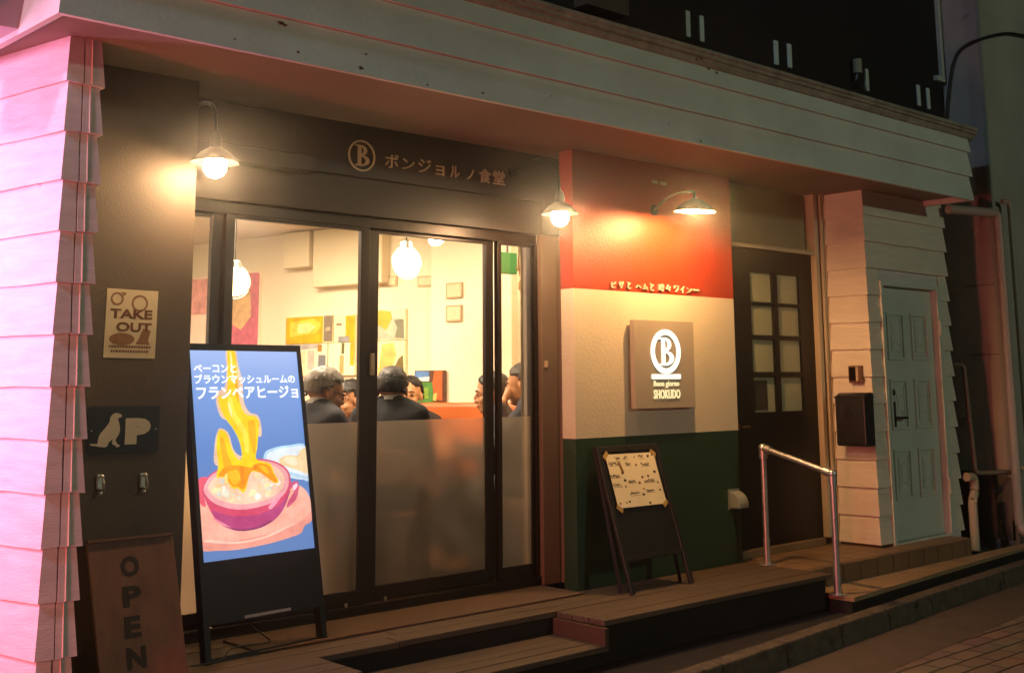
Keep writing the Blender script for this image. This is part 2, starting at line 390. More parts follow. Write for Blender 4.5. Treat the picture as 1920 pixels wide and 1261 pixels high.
# fascia of lapped boards
fz = [2.505, 2.688, 2.878]
fx1 = 8.20
fas = MB(); random.seed(2)
Lc = V2((1.43, 4.155)); Ls = Lc+V2((-.06, 1))*6
for i, z in enumerate(fz):
    z1 = fz[i+1] if i < 2 else 3.04
    fp = [Ls, Lc, V2((4.6, 4.155)), V2((4.603, 4.155)), V2((fx1, 4.155)), V2((fx1, 5.6))]
    siding(fas, fp, z, z1, dbot=.028, dtop=.006, jit=.001, sub=.6)
fas.build('fascia_boards', fascia_paint, bld)
cr = MB(); cr.box((1.46, 4.17, 2.56), (fx1-.005, 5.3, 3.0)); cr.build('fascia_core', mat('core_dark', '#2b2a26', .9), bld)
tr = MB()
prof = [(4.150, 2.975), (4.128, 2.985), (4.118, 3.005), (4.118, 3.018), (4.100, 3.022), (4.100, 3.040), (4.086, 3.046), (4.084, 3.066), (4.30, 3.07), (4.30, 2.975)]
secs = [1.36, 2.4, 3.2, 4.1, 5.0, 5.02, 5.9, 6.8, 7.6, 8.285]
v = []; f = []
for k, x in enumerate(secs):
    for (y, z) in prof: v.append((x, y+random.uniform(-.003, .003), z+random.uniform(-.003, .003)))
m_ = len(prof)
for k in range(len(secs)-1):
    for j in range(m_): f.append((k*m_+j, k*m_+(j+1) % m_, (k+1)*m_+(j+1) % m_, (k+1)*m_+j))
f += [tuple(range(m_)), tuple(range((len(secs)-1)*m_, len(secs)*m_))]
tr.add(v, f).build('coping_trim', trim_paint, bld)
rf = MB(); rf.box((1.45, 4.28, 3.0), (8.25, 9, 3.065)); rf.build('roof', mat('roof_felt', '#26241f', .9, .2), bld)
so = MB(); so.box((1.44, 4.16, 2.548), (8.19, 5.3, 2.558)); so.add([(Ls.x+.02, Ls.y, 2.55), (Lc.x+.02, 4.17, 2.55), (1.75, 4.17, 2.551), (1.75, Ls.y, 2.551)], [(0, 1, 2, 3)])
so.build('soffit', soffit_paint, bld)
# rust spots and flaking on the fascia
ru = MB(); random.seed(9)
for (px, py, s) in [(530, 42, .022), (536, 46, .014), (559, 98, .012), (688, 101, .010), (905, 175, .012), (1035, 180, .008), (676, 128, .020), (1312, 265, .016), (1255, 233, .007), (440, 74, .008), (800, 160, .010), (1305, 112, .02), (1330, 128, .018), (1345, 137, .014)]:
    p = at(px, py, y=4.13)
    k = 19; pts = []
    for i in range(k):
        a = 2*math.pi*i/k; r = s*(.55+.45*noise.noise(Vector((math.cos(a)*1.3, math.sin(a)*1.3, px*.37))))*random.uniform(.8, 1.15); pts.append((p.x+r*math.cos(a)*1.2, p.z+r*math.sin(a)*.7))
    z_ = p.z; lean = [zz for zz in fz if zz <= z_+.001][-1:] or [2.505]
    yy = 4.155-.028+(z_-lean[0])/.19*.022 - .0035
    if z_ > 2.99: yy = 4.095
    ru = MB(); ru.poly(pts, .002, fac(yy)); ru.build('rust_spot', mat('rust', '#5a4630', .9, .5, 60, .5, 200), bld)

# brown wall left of the glazing
bw = MB(); bw.box((1.71, 4.835, -.2), (2.290, 5.12, 2.548)); bw.build('brown_wall', brown_wall, bld)
# header above the glazing
hd = MB(); hd.box((2.31, 5.10, 2.262), (4.66, 5.3, 2.548)); hd.box((2.31, 5.115, 2.06), (4.66, 5.3, 2.259)); hd.box((4.66, 5.115, 2.06), (4.9, 5.3, 2.548))
hd.build('header_board', header_brown, bld, bevel=.003)
hb = MB(); hb.box((2.33, 5.0, 2.235), (3.01, 5.099, 2.315)); hb.box((2.33, 5.02, 2.318), (2.90, 5.099, 2.515)); hb.build('shutter_box', header_brown, bld, bevel=.006)

# shopfront glazing
YW = 5.16
win = MB()   # fixed frame
def wbox(mb, x0, x1, z0, z1, y0=YW, y1=YW+.06): mb.box((x0, y0, z0), (x1, y1, z1))
frame = MB()
wbox(frame, 2.31, 4.67, 2.003, 2.06, YW, 5.24); wbox(frame, 2.31, 4.67, -.03, .05, YW-.01, 5.24)
wbox(frame, 2.31, 2.35, .05, 2.003, YW+.02, 5.24)
wbox(frame, 4.618, 4.645, .05, 2.003, YW+.03, 5.2); wbox(frame, 4.645, 4.67, .05, 2.003, YW, 5.24)
wf = frame.build('window_frame', bronze, bld, bevel=.003)
def glazed(name, x0, x1, sl, sr, y, top, kind):
    p = MB()
    p.box((x0, y, .052), (x0+sl, y+.035, top)); p.box((x1-sr, y, .052), (x1, y+.035, top))
    p.box((x0+sl, y, .052), (x1-sr, y+.035, .125)); p.box((x0+sl, y, top-.02), (x1-sr, y+.035, top))
    d = p.build(name, bronze, bld, bevel=.003)
    g = MB(); g.box((x0+sl-.002, y+.015, .972), (x1-sr+.002, y+.019, top-.018)); g.build('glass_pane', GLASS, d)
    g = MB(); g.box((x0+sl-.002, y+.0155, .12), (x1-sr+.002, y+.0185, .9715)); g.build('frosted_pane', FROST, d)
    return d
glazed('side_light', 2.352, 2.615, .02, .06, YW+.035, 2.003, 0)
s1 = glazed('sliding_door', 2.612, 3.455, .048, .055, YW+.003, 2.003, 1)
s2 = glazed('sliding_door', 3.45, 4.352, .088, .057, YW+.04, 2.003, 1)
glazed('side_light', 4.354, 4.620, .030, .003, YW+.003, 2.003, 0)
lk = MB(); lk.box((3.462, YW-.006, 1.215), (3.488, YW+.04, 1.33)); lk.box((3.470, YW-.012, 1.23), (3.480, YW-.004, 1.25))
lk.build('lock', mat('lock_plate', '#b7a58c', .3, .05, metal=.6), s2, bevel=.002)
cp = MB()
for (px, py) in ((648, 1134), (722, 1121)):
    cp = MB(); p = at(px, py, y=YW-.01); cp.poly(circle(p.x, p.z, .010), .004, fac(YW-.0105)); cp.build('screw_cap', mat('screw_cap', '#857562', .5), wf)
# timber jamb and conduit strips right of the glazing
jb = MB(); jb.box((4.672, 5.13, -.0), (4.80, 5.3, 2.06)); jb.box((4.815, 5.10, -.0), (4.9, 5.3, 2.06))
jb.build('door_jamb', mat('jamb_wood', '#857262', .5, .08, 3, .05), bld, bevel=.003)
p = at(1023, 682, y=5.13); b_ = MB(); b_.box((p.x-.012, 5.118, p.z-.02), (p.x+.012, 5.13, p.z+.02))
tag(b_.build('door_bell', mat('bell_plastic', '#d9bfa6', .4), bevel=.003), 'tiny cream bell push on the timber jamb right of the glazing', 'bell')

# three-coloured panel
pn = MB(); ZR, ZG = 1.714, .845; X0, X1 = 4.665, 6.162
for z0, z1, mi in ((0, ZG, 2), (ZG, ZR, 1), (ZR, 2.548, 0)):
    pn.box((X0, 4.84, z0), (X1, 4.95, z1), mi)
pn.build('tricolour_panel', [mat('panel_red', '#9c2e06', .5, .08, 2, .25, 55, dirt='#822808', dirt_amt=.06, dirt_scale=5), mat('panel_cream', '#cfc4ac', .6, .07, 2, .25, 55, dirt='#a79a80', dirt_amt=.08, dirt_scale=4), mat('panel_green', '#17341c', .5, .15, 2, .25, 55, dirt='#3c4430', dirt_amt=.05, dirt_scale=7)], bld)
iw = MB(); iw.box((4.9, 4.95, -.1), (6.16, 5.3, 2.548)); iw.box((6.16, 4.96, 2.06), (7.2, 5.3, 2.548)); iw.build('back_wall', mat('transom_wall', '#8e8062', .75, .08, 3, .1, 60), bld)

# far entrance door
dr = MB(); y = 4.93
dr_x0, dr_x1, dz1 = 6.165, 7.215, 2.085
dark_door = mat('dark_door', '#080504', .4, .15, 5, .1, 30, spec=.3)
cols = [(6.468, 6.728), (6.785, 7.050)]; rws = [(.955, 1.235), (1.262, 1.468), (1.476+.02, 1.690), (1.712, 1.925)]
rws = [(.952, 1.190), (1.228, 1.452), (1.484, 1.692), (1.716, 1.925)]
xsb = [dr_x0, cols[0][0], cols[0][1], cols[1][0], cols[1][1], dr_x1]
zsb = [.055, rws[0][0], rws[0][1], rws[1][0], rws[1][1], rws[2][0], rws[2][1], rws[3][0], rws[3][1], dz1]
for i in range(5):
    for j in range(9):
        if i % 2 == 1 and j % 2 == 1: continue
        dr.box((xsb[i], y, zsb[j]), (xsb[i+1], y+.045, zsb[j+1]))
d_ = dr.build('entrance_door', dark_door, bld)
frp = mat('frosted_door_pane', '#a3a386', .25, .06, 2.5, .02)
for (a, b) in cols:
    for (c, d) in rws:
        g = MB(); g.box((a-.004, y+.02, c-.004), (b+.004, y+.026, d+.004)); g.build('pane', frp, d_)
nt_ = MB(); nt_.box((6.475, y+.016, .965), (6.64, y+.019, 1.17)); nt_.build('paper_notice', mat('dark_paper', '#2a221a', .7), d_)
hn = MB(); hn.tube([(6.27, 4.93, .86), (6.27, 4.885, .86), (6.34, 4.880, .86)], .009, 10); hn.sphere((6.27, 4.925, .86), (.022, .01, .022), 10)
hn.build('handle', mat('brass_handle', '#8d7344', .3, metal=.9), d_, smooth=True)
th = MB(); th.box((6.165, 4.90, .0), (7.20, 4.94, .052)); th.build('threshold', mat('threshold_stone', '#7a6244', .6, .15, 6, .2), bld, bevel=.004)
jm = MB(); jm.box((6.165, 4.895, 2.088), (7.222, 4.97, 2.116)); jm.box((7.218, 4.885, .052), (7.262, 5.0, 2.548)); jm.box((7.285, 4.872, 0), (7.312, 5.0, 2.548)); jm.box((7.322, 4.867, 0), (7.346, 5.0, 2.548))
jm.build('door_frame', mat('frame_cream', '#b3a88c', .5, .06, 3, .05), bld, bevel=.002)

# white panelled door in the far pillar
wd = MB(); wy = 4.58; wm = mat('white_door_paint', '#c6cec2', .55, .06, 4, .12, 50)
wd.box((7.53, wy, .012), (8.30, wy+.04, 1.85))
wdo = wd.build('service_door', wm, bld, bevel=.003)
for cxm, cw in ((7.745, .235), (8.085, .235)):
    for (z0, z1) in ((.30, .66), (.80, 1.17), (1.31, 1.66)):
        q = MB(); x0, x1 = cxm-cw/2, cxm+cw/2
        for a, b, t in ((0, .02, .014), (.03, .045, .006)):
            q.box((x0+a, wy-t, z0+a), (x1-a, wy+.001, z0+b)); q.box((x0+a, wy-t, z1-b), (x1-a, wy+.001, z1-a))
            q.box((x0+a, wy-t, z0+b), (x0+b, wy+.001, z1-b)); q.box((x1-b, wy-t, z0+b), (x1-a, wy+.001, z1-b))
        zc = (z0+z1)/2
        q.poly([(cxm-.045, zc+.08), (cxm, zc+.05), (cxm+.045, zc+.08), (cxm+.028, zc), (cxm+.045, zc-.08), (cxm, zc-.05), (cxm-.045, zc-.08), (cxm-.028, zc)], .014, fac(wy+.001))
        q.box((x0+.058, wy-.007, z0+.058), (x1-.058, wy+.001, z1-.058))
        q.build('door_panel', wm, wdo, bevel=.002)
q = MB(); q.box((7.495, ryf-.028, -.02), (7.528, wy+.05, 1.885)); q.box((8.302, ryf-.028, -.02), (8.36, wy+.05, 1.885)); q.box((7.528, ryf-.028, 1.853), (8.302, wy+.05, 1.885)); q.box((7.528, ryf-.028, -.02), (8.302, wy+.05, .01))
q.build('door_frame', wm, bld, bevel=.003)
q = MB(); p1 = at(1673, 735, y=wy); q.sphere((p1.x, wy-.005, p1.z), (.024, .02, .024), 12)
p2 = at(1675, 775, y=wy); q.box((p2.x-.02, wy-.012, p2.z-.10), (p2.x+.02, wy, p2.z+.085)); q.tube([(p2.x+.0, wy-.012, p2.z-.03), (p2.x, wy-.05, p2.z-.03), (p2.x+.11, wy-.05, p2.z-.032)], .010, 10)
q.build('handle', black_metal, wdo, smooth=True)
for zc in (.36, 1.56):
    q = MB(); q.box((8.298, ryf-.036, zc-.055), (8.325, ryf-.026, zc+.055)); q.tube([(8.302, ryf-.038, zc-.055), (8.302, ryf-.038, zc+.055)], .008, 8); q.build('hinge', mat('hinge_paint', '#bfc4b8', .4), wdo)

# dark upper storey, set back, with narrow slots
us = thing('upper_storey', 'black upper storey set back above the fascia with pairs of narrow pale slots', 'building')
m_dark = mat('black_cladding', '#050505', .9, .2)
q = MB(); q.box((2.0, 4.77, 3.07), (9.06, 9.5, 7.5)); child = q.build('upper_wall', m_dark, us)
slot = mat('slot_pale', '#cfd3cc', .6)
for xs_, in [((1290, 45),), ((1316, 54),), ((1456, 99),), ((1481, 105),), ((1626, 150),), ((1723, 179),), ((1741, 185),), ((1104, -10),)]:
    p = at(xs_[0], xs_[1], y=4.76); h = .090; w = .022
    q = MB(); q.box((p.x-w, 4.757, p.z-h), (p.x+w, 4.771, p.z+h)); q.build('slot', slot, us, bevel=.002)
q = MB(); p = at(1757, 60, y=4.93); q.box((9.03, 4.74, 3.745), (9.075, 4.79, 6.2)); q.box((8.93, 4.735, 3.70), (9.075, 4.79, 3.744)); q.build('downpipe_trim', mat('pale_trim', '#aab0a8', .6), us)
for a, b in ((1100, 1180),):
    pa, pb = at(a, 30, y=4.66), at(b, 30, y=4.66)
    q = MB(); q.box((pa.x, 4.66, 3.40), (pb.x, 4.769, 3.9 if a < 1200 else 3.45)); q.build('ledge', mat('ledge_brown', '#4a3d2c', .9), us)
fl = thing('flood_light', 'small pale flood lamp unlit among the slots of the black storey', 'lamp')
p = at(1608, 128, y=4.72); q = MB(); q.tube([(p.x, 4.72, p.z+.07), (p.x, 4.72, p.z-.04)], .034, 12); q.build('lamp_body', mat('dull_cream', '#8f8a72', .6), fl, smooth=True)
q = MB(); q.tube([(p.x, 4.72, p.z-.04), (p.x, 4.75, p.z-.12)], .012, 8); q.box((p.x-.025, 4.72, p.z-.14), (p.x+.02, 4.768, p.z-.10)); q.build('bracket', black_metal, fl)

# neighbouring building on the right
nb = thing('neighbour_building', 'grey green rendered neighbour wall rising beyond the far end of the fascia', 'building')
nbm = mat('neighbour_render', '#a5a198', .8, .14, 1.6, .25, 35, dirt='#4c4b45', dirt_amt=.12, dirt_scale=1.5)
q = MB(); q.box((9.10, 4.42, -.36), (15, 4.90, 9)); q.box((9.12, 4.90, -.36), (15, 12, 9)); q.build('wall', nbm, nb)
q = MB(); q.box((9.085, 4.405, .2), (9.115, 4.435, 5.2)); q.build('corner_bead', mat('bead_grey', '#8a8c82', .6), nb)
q = MB()
for z in (1.93, 1.36): q.box((9.096, 4.43, z), (9.101, 4.70, z+.008))
q.box((9.07, 4.40, -.1), (9.099, 4.90, .42)); q.box((9.07, 4.37, -.36), (15, 4.419, .05)); q.build('plinth', mat('plinth_grey', '#5d574d', .9, .2, 5, .4), nb)
q = MB(); q.box((8.56, 4.9, -.36), (9.09, 4.95, 2.9)); q.build('gap_shade_board', mat('gap_shade', '#1c221c', .9), nb)  # dark board added in place of the shadow between the buildings

def pipe(name, pts, r, m, label, cat='pipe', group=None, clips=()):
    t = thing(name, label, cat, group)
    q = MB(); q.tube(pts, r, 14); q.build('pipe_run', m, t, smooth=True)
    for (c, a) in clips:
        q = MB(); q.tube([Vector(c)-Vector(a)*.012, Vector(c)+Vector(a)*.012], r*1.22, 14); q.box((c[0]-.01, c[1], c[2]-.008), (c[0]+.05, c[1]+.06, c[2]+.008)); q.build('clip', m, t)
    return t
def bend(pts, rr=.05, n=5):
    pts = [Vector(p) for p in pts]; out = [pts[0]]
    for i in range(1, len(pts)-1):
        a, b, c = pts[i-1], pts[i], pts[i+1]; d1 = (a-b).normalized(); d2 = (c-b).normalized(); r = min(rr, (a-b).length*.45, (c-b).length*.45)
        for k in range(n+1):
            t = k/n; out.append((b+d1*r)*(1-t)**2+b*2*t*(1-t)+(b+d2*r)*t*t)
    return out+[pts[-1]]
pvc = mat('pvc_pipe', '#9c948a', .45, .06, 5)
pipe('downpipe', bend([(8.45, 4.46, 2.50), (8.99, 4.32, 2.50), (8.99, 4.32, .02), (8.97, 4.26, -.03)], .05), .038, pvc, 'thick grey downpipe bending in under the fascia at the far end', clips=[((8.99, 4.32, 1.98), (0, 0, 1)), ((8.99, 4.32, .95), (0, 0, 1)), ((8.99, 4.32, .4), (0, 0, 1))])
pipe('thin_pipe', bend([(9.17, 4.36, 2.62), (9.24, 4.33, 2.62), (9.24, 4.33, -.05)], .03), .022, pvc, 'thin vertical pipe on the neighbour wall, rightmost of the pipes', clips=[((9.24, 4.33, .45), (0, 0, 1))])
pipe('waste_pipe', bend([(8.53, 4.50, .415), (8.63, 4.49, .41), (8.63, 4.49, .30), (8.545, 4.47, .24), (8.545, 4.47, -.13)], .035), .034, mat('waste_pipe_pvc', '#a99f8a', .5, .06), 'cream double bend waste pipe beside the foot of the far pillar')
pipe('gas_pipe', bend([(8.66, 4.62, 1.28), (8.72, 4.56, 1.28), (8.74, 4.53, .43), (9.05, 4.38, .43)], .04), .018, mat('gas_pipe_metal', '#6b6458', .5, .1), 'slim grey pipe in the gap turning toward the downpipe at knee height', clips=[((8.73, 4.55, .85), (0, 0, 1))])
pipe('gap_pipe', [(8.60, 4.66, 1.28), (8.61, 4.66, .1)], .015, mat('gas_pipe_metal', '#6b6458', .5, .1), 'slimmest dark pipe deep in the gap behind the far pillar')
cb = [at(1962, 80, y=4.39), at(1925, 68, y=4.39), at(1890, 62, y=4.39), at(1862, 67, y=4.39), at(1845, 72, X=9.08), at(1820, 80, X=9.08), at(1796, 96, X=9.08), at(1785, 125, X=9.08), at(1779, 170, X=9.08), at(1774, 230, X=9.08)]
q = MB(); q.tube(bend(cb, .2, 4), .014, 8); tag(q.build('wall_cable', mat('cable_black', '#0c100d', .6), smooth=True), 'black cable curving over the upper corner of the neighbour wall', 'cable')

# utility box up at the left corner
ub = thing('utility_box', 'pale metal utility box hung high on the side street corner', 'box')
q = MB(); q.box((.95, 4.50, 2.53), (1.405, 4.80, 3.2)); q.build('box_body', mat('box_metal', '#b9b7bd', .5, .05), ub, bevel=.004)
q = MB(); q.box((1.22, 4.47, 2.56), (1.245, 4.50, 3.2)); q.box((1.25, 4.485, 2.70), (1.30, 4.50, 2.72)); q.build('door_edge', mat('box_edge', '#e8e4ee', .4), ub)
q = MB(); q.box((1.25, 4.56, 2.5285), (1.30, 4.572, 2.531)); q.box((1.18, 4.58, 2.5285), (1.22, 4.592, 2.531)); q.build('vent_slot', mat('slot_dark', '#401024', .8), ub)

# ------------------------------------------------------------------ lettering and signs
cream_letter = mat('cream_letter', '#b9a488', .5, .02)
hs = thing('shop_name_lettering', 'pale shop name with ringed B across the brown header above the doors', 'sign')
q = MB(); M_ = fac(5.097)
def rect_px(x0, y0, x1, y1, y):
    a, b = at(x0, y0, y=y), at(x1, y1, y=y); return a, b
c_ = at(679, 292, y=5.09); rad = .085
ring(q, c_.x, c_.z, rad, rad-.009, .008, M_); letter_B(q, c_.x-.040, c_.z-.055, .088, .112, .008, M_)
q.build('ringed_b', cream_letter, hs)
a = at(723, 315, y=5.09); b = at(888, 318, y=5.09)
chars = 'ボンジョルノ'; pxs = [(723, 288, 748, 316), (755, 297, 778, 319), (785, 297, 809, 325), (818, 310, 833, 330), (845, 310, 862, 334), (876, 317, 889, 338), (899, 315, 921, 344), (925, 319, 947, 347)]
q = MB()
for ch, (x0, y0, x1, y1) in zip('ボンジョルノ食堂', pxs):
    xm, ym = (x0+x1)/2, (y0+y1)/2; p = at(xm, ym, y=5.09); w = at(x1, ym, y=5.09).x-at(x0, ym, y=5.09).x; h = at(xm, y0, y=5.09).z-at(xm, y1, y=5.09).z
    q = MB(); text(q, ch, p.x-w/2, p.z-h/2+.003, w, h*.92, .008, M_, bold=.018 if ch in '食堂' else .006); q.build('character', cream_letter, hs)

ts = thing('tagline_lettering', 'small raised cream tagline along the bottom of the red band', 'sign')
q = MB(); M_ = fac(4.838)
tl_px = [('ピ', 1147, 1155, 528, 539), ('ザ', 1161, 1170, 527, 540), ('と', 1177, 1183, 528, 541), ('ハ', 1192, 1202, 534, 540), ('ム', 1206, 1215, 532, 543), ('と', 1220, 1226, 531, 545), ('時', 1235, 1246, 532, 546), ('々', 1249, 1258, 534, 545), ('ワ', 1265, 1273, 535, 547), ('イ', 1276, 1284, 536, 549), ('ン', 1288, 1297, 539, 549), ('ー', 1301, 1311, 542, 545)]
for ch, x0, x1, y0, y1 in tl_px:
    xm, ym = (x0+x1)/2, (y0+y1)/2; p = at(xm, ym, y=4.83); w = at(x1, ym, y=4.83).x-at(x0, ym, y=4.83).x; h = at(xm, y0, y=4.83).z-at(xm, y1, y=4.83).z
    q = MB(); text(q, ch, p.x-w/2, p.z-h/2, w, h, .010, M_, bold=.012); q.build('character', mat('tagline_cream', '#e2d6bc', .5, .02), ts)
q = MB()
for (x0, x1, y0, y1) in ((1225, 1236.5, 338, 343), (1240.5, 1252.5, 341, 346)):
    p = at((x0+x1)/2, (y0+y1)/2, y=4.83); w = at(x1, y0, y=4.83).x-at(x0, y0, y=4.83).x
    n = 4
    for i in range(n): q.box((p.x-w/2+i*w/n, 4.836, p.z-.011), (p.x-w/2+(i+.72)*w/n, 4.8395, p.z+.011-(.006 if i % 2 else 0)))
tag(q.build('faint_lettering', mat('faint_letter', '#b49a80', .6)), 'tiny faint two word lettering high on the dark upper part of the red band', 'sign')

# lit wall sign
ls = thing('illuminated_sign', 'square beige wall sign with glowing ringed B and shop name on the cream band', 'sign')
q = MB(); q.box((5.12, 4.79, 1.005), (5.677, 4.825, 1.542)); q.build('sign_board', mat('sign_beige', '#a49a8a', .6, .02), ls, bevel=.002)
q = MB(); q.box((5.17, 4.825, 1.05), (5.63, 4.84, 1.49)); q.build('stand_off', black_metal, ls)
glow = emit('sign_glow', '#fff4dc', 1.9)
q = MB(); M_ = fac(4.79); cx_, cz_ = 5.403, 1.351
a = 0.137
# the ring of the photograph is upright-oval on the board
n = 48; v = []
for z in (.0005, .006):
    for r_ in (.76, 1):
        v += [M_ @ Vector((cx_+a*r_*math.cos(2*math.pi*i/n)*(1 if r_ == 1 else 1), cz_+a*r_*math.sin(2*math.pi*i/n), z)) for i in range(n)]
f = []
for i in range(n):
    j = (i+1) % n; f += [(i, n+i, n+j, j), (2*n+i, 2*n+j, 3*n+j, 3*n+i), (n+i, 3*n+i, 3*n+j, n+j), (i, j, 2*n+j, 2*n+i)]
q.add(v, f); letter_B(q, cx_-.062, cz_-.086, .136, .172, .006, M_)
q.box((5.27, 4.784, 1.183), (5.535, 4.7895, 1.211)); q.build('glowing_b', glow, ls)
q = MB(); text(q, 'Buon giorno', 5.286, 1.128, .235, .044, .005, M_, bold=.012, space=1.1); text(q, 'SHOKUDO', 5.284, 1.062, .245, .056, .005, M_, bold=.02, space=1.05)
q.build('glowing_words', emit('sign_glow_gold', '#ffe9a8', 1.15), ls)

# TAKE OUT poster
tp = thing('takeout_poster', 'beige TAKE OUT paper poster on the brown wall above the dog parking sign', 'poster')
q = MB(); M_ = fac(4.834, 1.905, 1.287) @ Matrix.Rotation(R(-.8), 4, 'Z')
q.poly([(0, 0), (.225, .0), (.225, .292), (0, .292)], .0012, M_); q.build('paper', mat('poster_paper', '#c0b296', .8, .05, 9), tp)
q = MB(); T = M_ @ Matrix.Translation((0, 0, .0016))
text(q, 'TAKE', .018, .168, .185, .040, .0006, T, bold=.03); text(q, 'OUT', .048, .112, .155, .040, .0006, T, bold=.03)
q.build('poster_words', mat('poster_ink', '#5c3320', .8), tp)
q = MB(); T = M_ @ Matrix.Translation((0, 0, .0014))
ring(q, .045, .250, .028, .020, .0004, T); q.poly([(.06, .28), (.085, .278), (.075, .262)], .0004, T)
ring(q, .145, .235, .036, .028, .0004, T); q.poly(circle(.075, .080, .055, .026), .0003, T); q.poly([(.135, .06), (.2, .058), (.19, .075), (.2, .12), (.165, .128), (.15, .085)], .0004, T)
q.build('poster_drawings', mat('poster_ink_soft', '#7a573c', .8, .2, 30), tp)
q = MB(); random.seed(21)
for z, (xa, xb) in ((.043, (.02, .205)), (.024, (.03, .185))):
    x = xa
    while x < xb:
        w = random.uniform(.006, .012); q.poly([(x, z), (x+w, z), (x+w, z+.010), (x, z+.010)], .0005, T); x += w+.003
q.build('poster_small_print', mat('poster_ink_print', '#6a4530', .8), tp)

# dog parking sign
ds = thing('dog_parking_sign', 'dark plate with white sitting dog and letter P on the brown wall', 'sign')
q = MB(); px0, px1, pz0, pz1 = 1.852, 2.162, .887, 1.084
rr = .012; out = []
for (cx1, cz1, a0) in ((px1-rr, pz1-rr, 0), (px0+rr, pz1-rr, 90), (px0+rr, pz0+rr, 180), (px1-rr, pz0+rr, 270)):
    out += circle(cx1, cz1, rr, n=5, a0=a0, a1=a0+90)
q.poly(out, .004, fac(4.8345)); q.build('plate', mat('plate_dark', '#1a1419', .35, .05), ds)
q = MB()
def cr6(x, y): p = at(150+x/2.418, 740+y/2.418, y=4.83); return (p.x, p.z)
dog = [(190,90),(176,83),(160,82),(145,90),(137,103),(134,122),(122,140),(110,155),(95,172),(85,190),(80,210),(78,222),(45,221),(46,229),(80,234),(112,238),(124,232),(128,218),(140,205),(148,200),(144,218),(150,226),(160,228),(165,238),(180,232),(178,226),(168,222),(160,205),(168,190),(176,178),(181,160),(180,140),(176,122),(170,110),(178,103),(188,100)]
q.poly([cr6(*d) for d in dog], .0015, fac(4.8300)); q.build('dog_figure', mat('sign_white', '#c4b8a4', .6, .02), ds)
q = MB(); a = cr6(202, 228); b = cr6(322, 106); text(q, 'P', a[0], a[1]+.003, b[0]-a[0], b[1]-a[1], .0015, fac(4.8300), bold=.09); q.build('letter_p', MATS['sign_white'], ds)
q = MB()
for (x, z) in ((px0+.018, .985), (px1-.016, .985)): q = MB(); q.sphere((x, 4.83, z), .004, 8); q.build('screw', gal, ds)
# lead hooks
def lead_hook(x, z, label):
    t = thing('lead_hook', label, 'hook', 'metal dog lead hooks on the brown wall')
    q = MB(); q.box((x-.012, 4.829, z-.03), (x+.012, 4.835, z+.03)); q.build('back_plate', gal, t, bevel=.002)
    q = MB(); q.tube(bend([(x, 4.83, z+.02), (x, 4.80, z+.022), (x+.006, 4.792, z-.01), (x+.006, 4.80, z-.035), (x+.003, 4.815, z-.03)], .01), .005, 8); q.sphere((x, 4.80, z+.022), .009, 8); q.sphere((x-.004, 4.80, z-.045), .008, 8)
    q.build('hook_arm', gal, t, smooth=True)
p = at(190, 903, y=4.81); lead_hook(p.x, p.z, 'small steel lead hook under the sitting dog figure, nearer the siding')
p = at(271, 900, y=4.81); lead_hook(p.x, p.z, 'small steel lead hook below the letter P, nearer the glazing')

# OPEN board
ob = thing('open_board', 'leaning brown wooden board with dark OPEN lettering down it', 'sign', loc=(1.845, 4.60, 0))
tilt = math.atan2(.17, .55)
T = Matrix.Translation((1.842, 4.60, .0)) @ Matrix.Rotation(-tilt, 4, 'X') @ fac(0)
q = MB(); q.poly([(.02, 0), (.375, 0), (.362, .575), (0, .575)], .018, T); child_at(q.build('board', mat('board_wood', '#6b4331', .6, .25, 3, .15, 40, stretch=(6, 6, .8)), bevel=.003), ob).parent = ob
q = MB(); q.poly([(.0, .562), (.358, .562), (.358, .574), (.0, .574)], .03, T); child_at(q.build('top_lip', mat('board_lip', '#543222', .6)), ob).parent = ob
q = MB()
for i, ch in enumerate('OPEN'):
    q = MB(); text(q, ch, .129, .416-.118*i, .078 if ch != 'E' else .066, .082, .0015, T @ Matrix.Translation((0, 0, .0182)), bold=.04); q.build('letter', mat('letter_dark', '#1c0f0b', .7), ob)
for o in ob.children: o.matrix_parent_inverse = Matrix.Translation(ob.location).inverted()

# ------------------------------------------------------------------ LED signage stand
led = thing('digital_signage', 'leaning black digital signage stand showing a flaming ahijo pot on blue', 'digital sign')
LW, LH, lean, yaw = .629, 1.385, .194, .086
base = Matrix.Translation((2.357, 4.712, 0)) @ Matrix.Rotation(yaw, 4, 'Z')
T = base @ Matrix.Rotation(-lean, 4, 'X') @ fac(0)     # local x across, y up the face, z outwards
q = MB()
blk = mat('signage_black', '#050508', .45, .05, 10, spec=.3)
z0s, z1s = .417, 1.354; bz = .021
q.poly([(0, .155), (LW, .155), (LW, LH), (0, LH)], .003, T @ Matrix.Translation((0, 0, -.05)))
q.poly([(0, .155), (LW, .155), (LW, z0s), (0, z0s)], .047, T @ Matrix.Translation((0, 0, -.047)))
q.poly([(0, z1s), (LW, z1s), (LW, LH), (0, LH)], .047, T @ Matrix.Translation((0, 0, -.047)))
q.poly([(0, z0s), (bz, z0s), (bz, z1s), (0, z1s)], .047, T @ Matrix.Translation((0, 0, -.047)))
q.poly([(LW-bz, z0s), (LW, z0s), (LW, z1s), (LW-bz, z1s)], .047, T @ Matrix.Translation((0, 0, -.047)))
q.build('housing', blk, led)
q = MB()
for x0, x1 in ((0, .028), (LW-.028, LW)): q = MB(); q.poly([(x0, 0), (x1, 0), (x1, .156), (x0, .156)], .045, T @ Matrix.Translation((0, 0, -.046))); q.build('leg', blk, led)
q = MB(); q.poly([(.028, .0), (LW-.028, .0), (LW-.028, .022), (.028, .022)], .02, T @ Matrix.Translation((0, 0, -.03)))
q.build('foot_bar', blk, led)
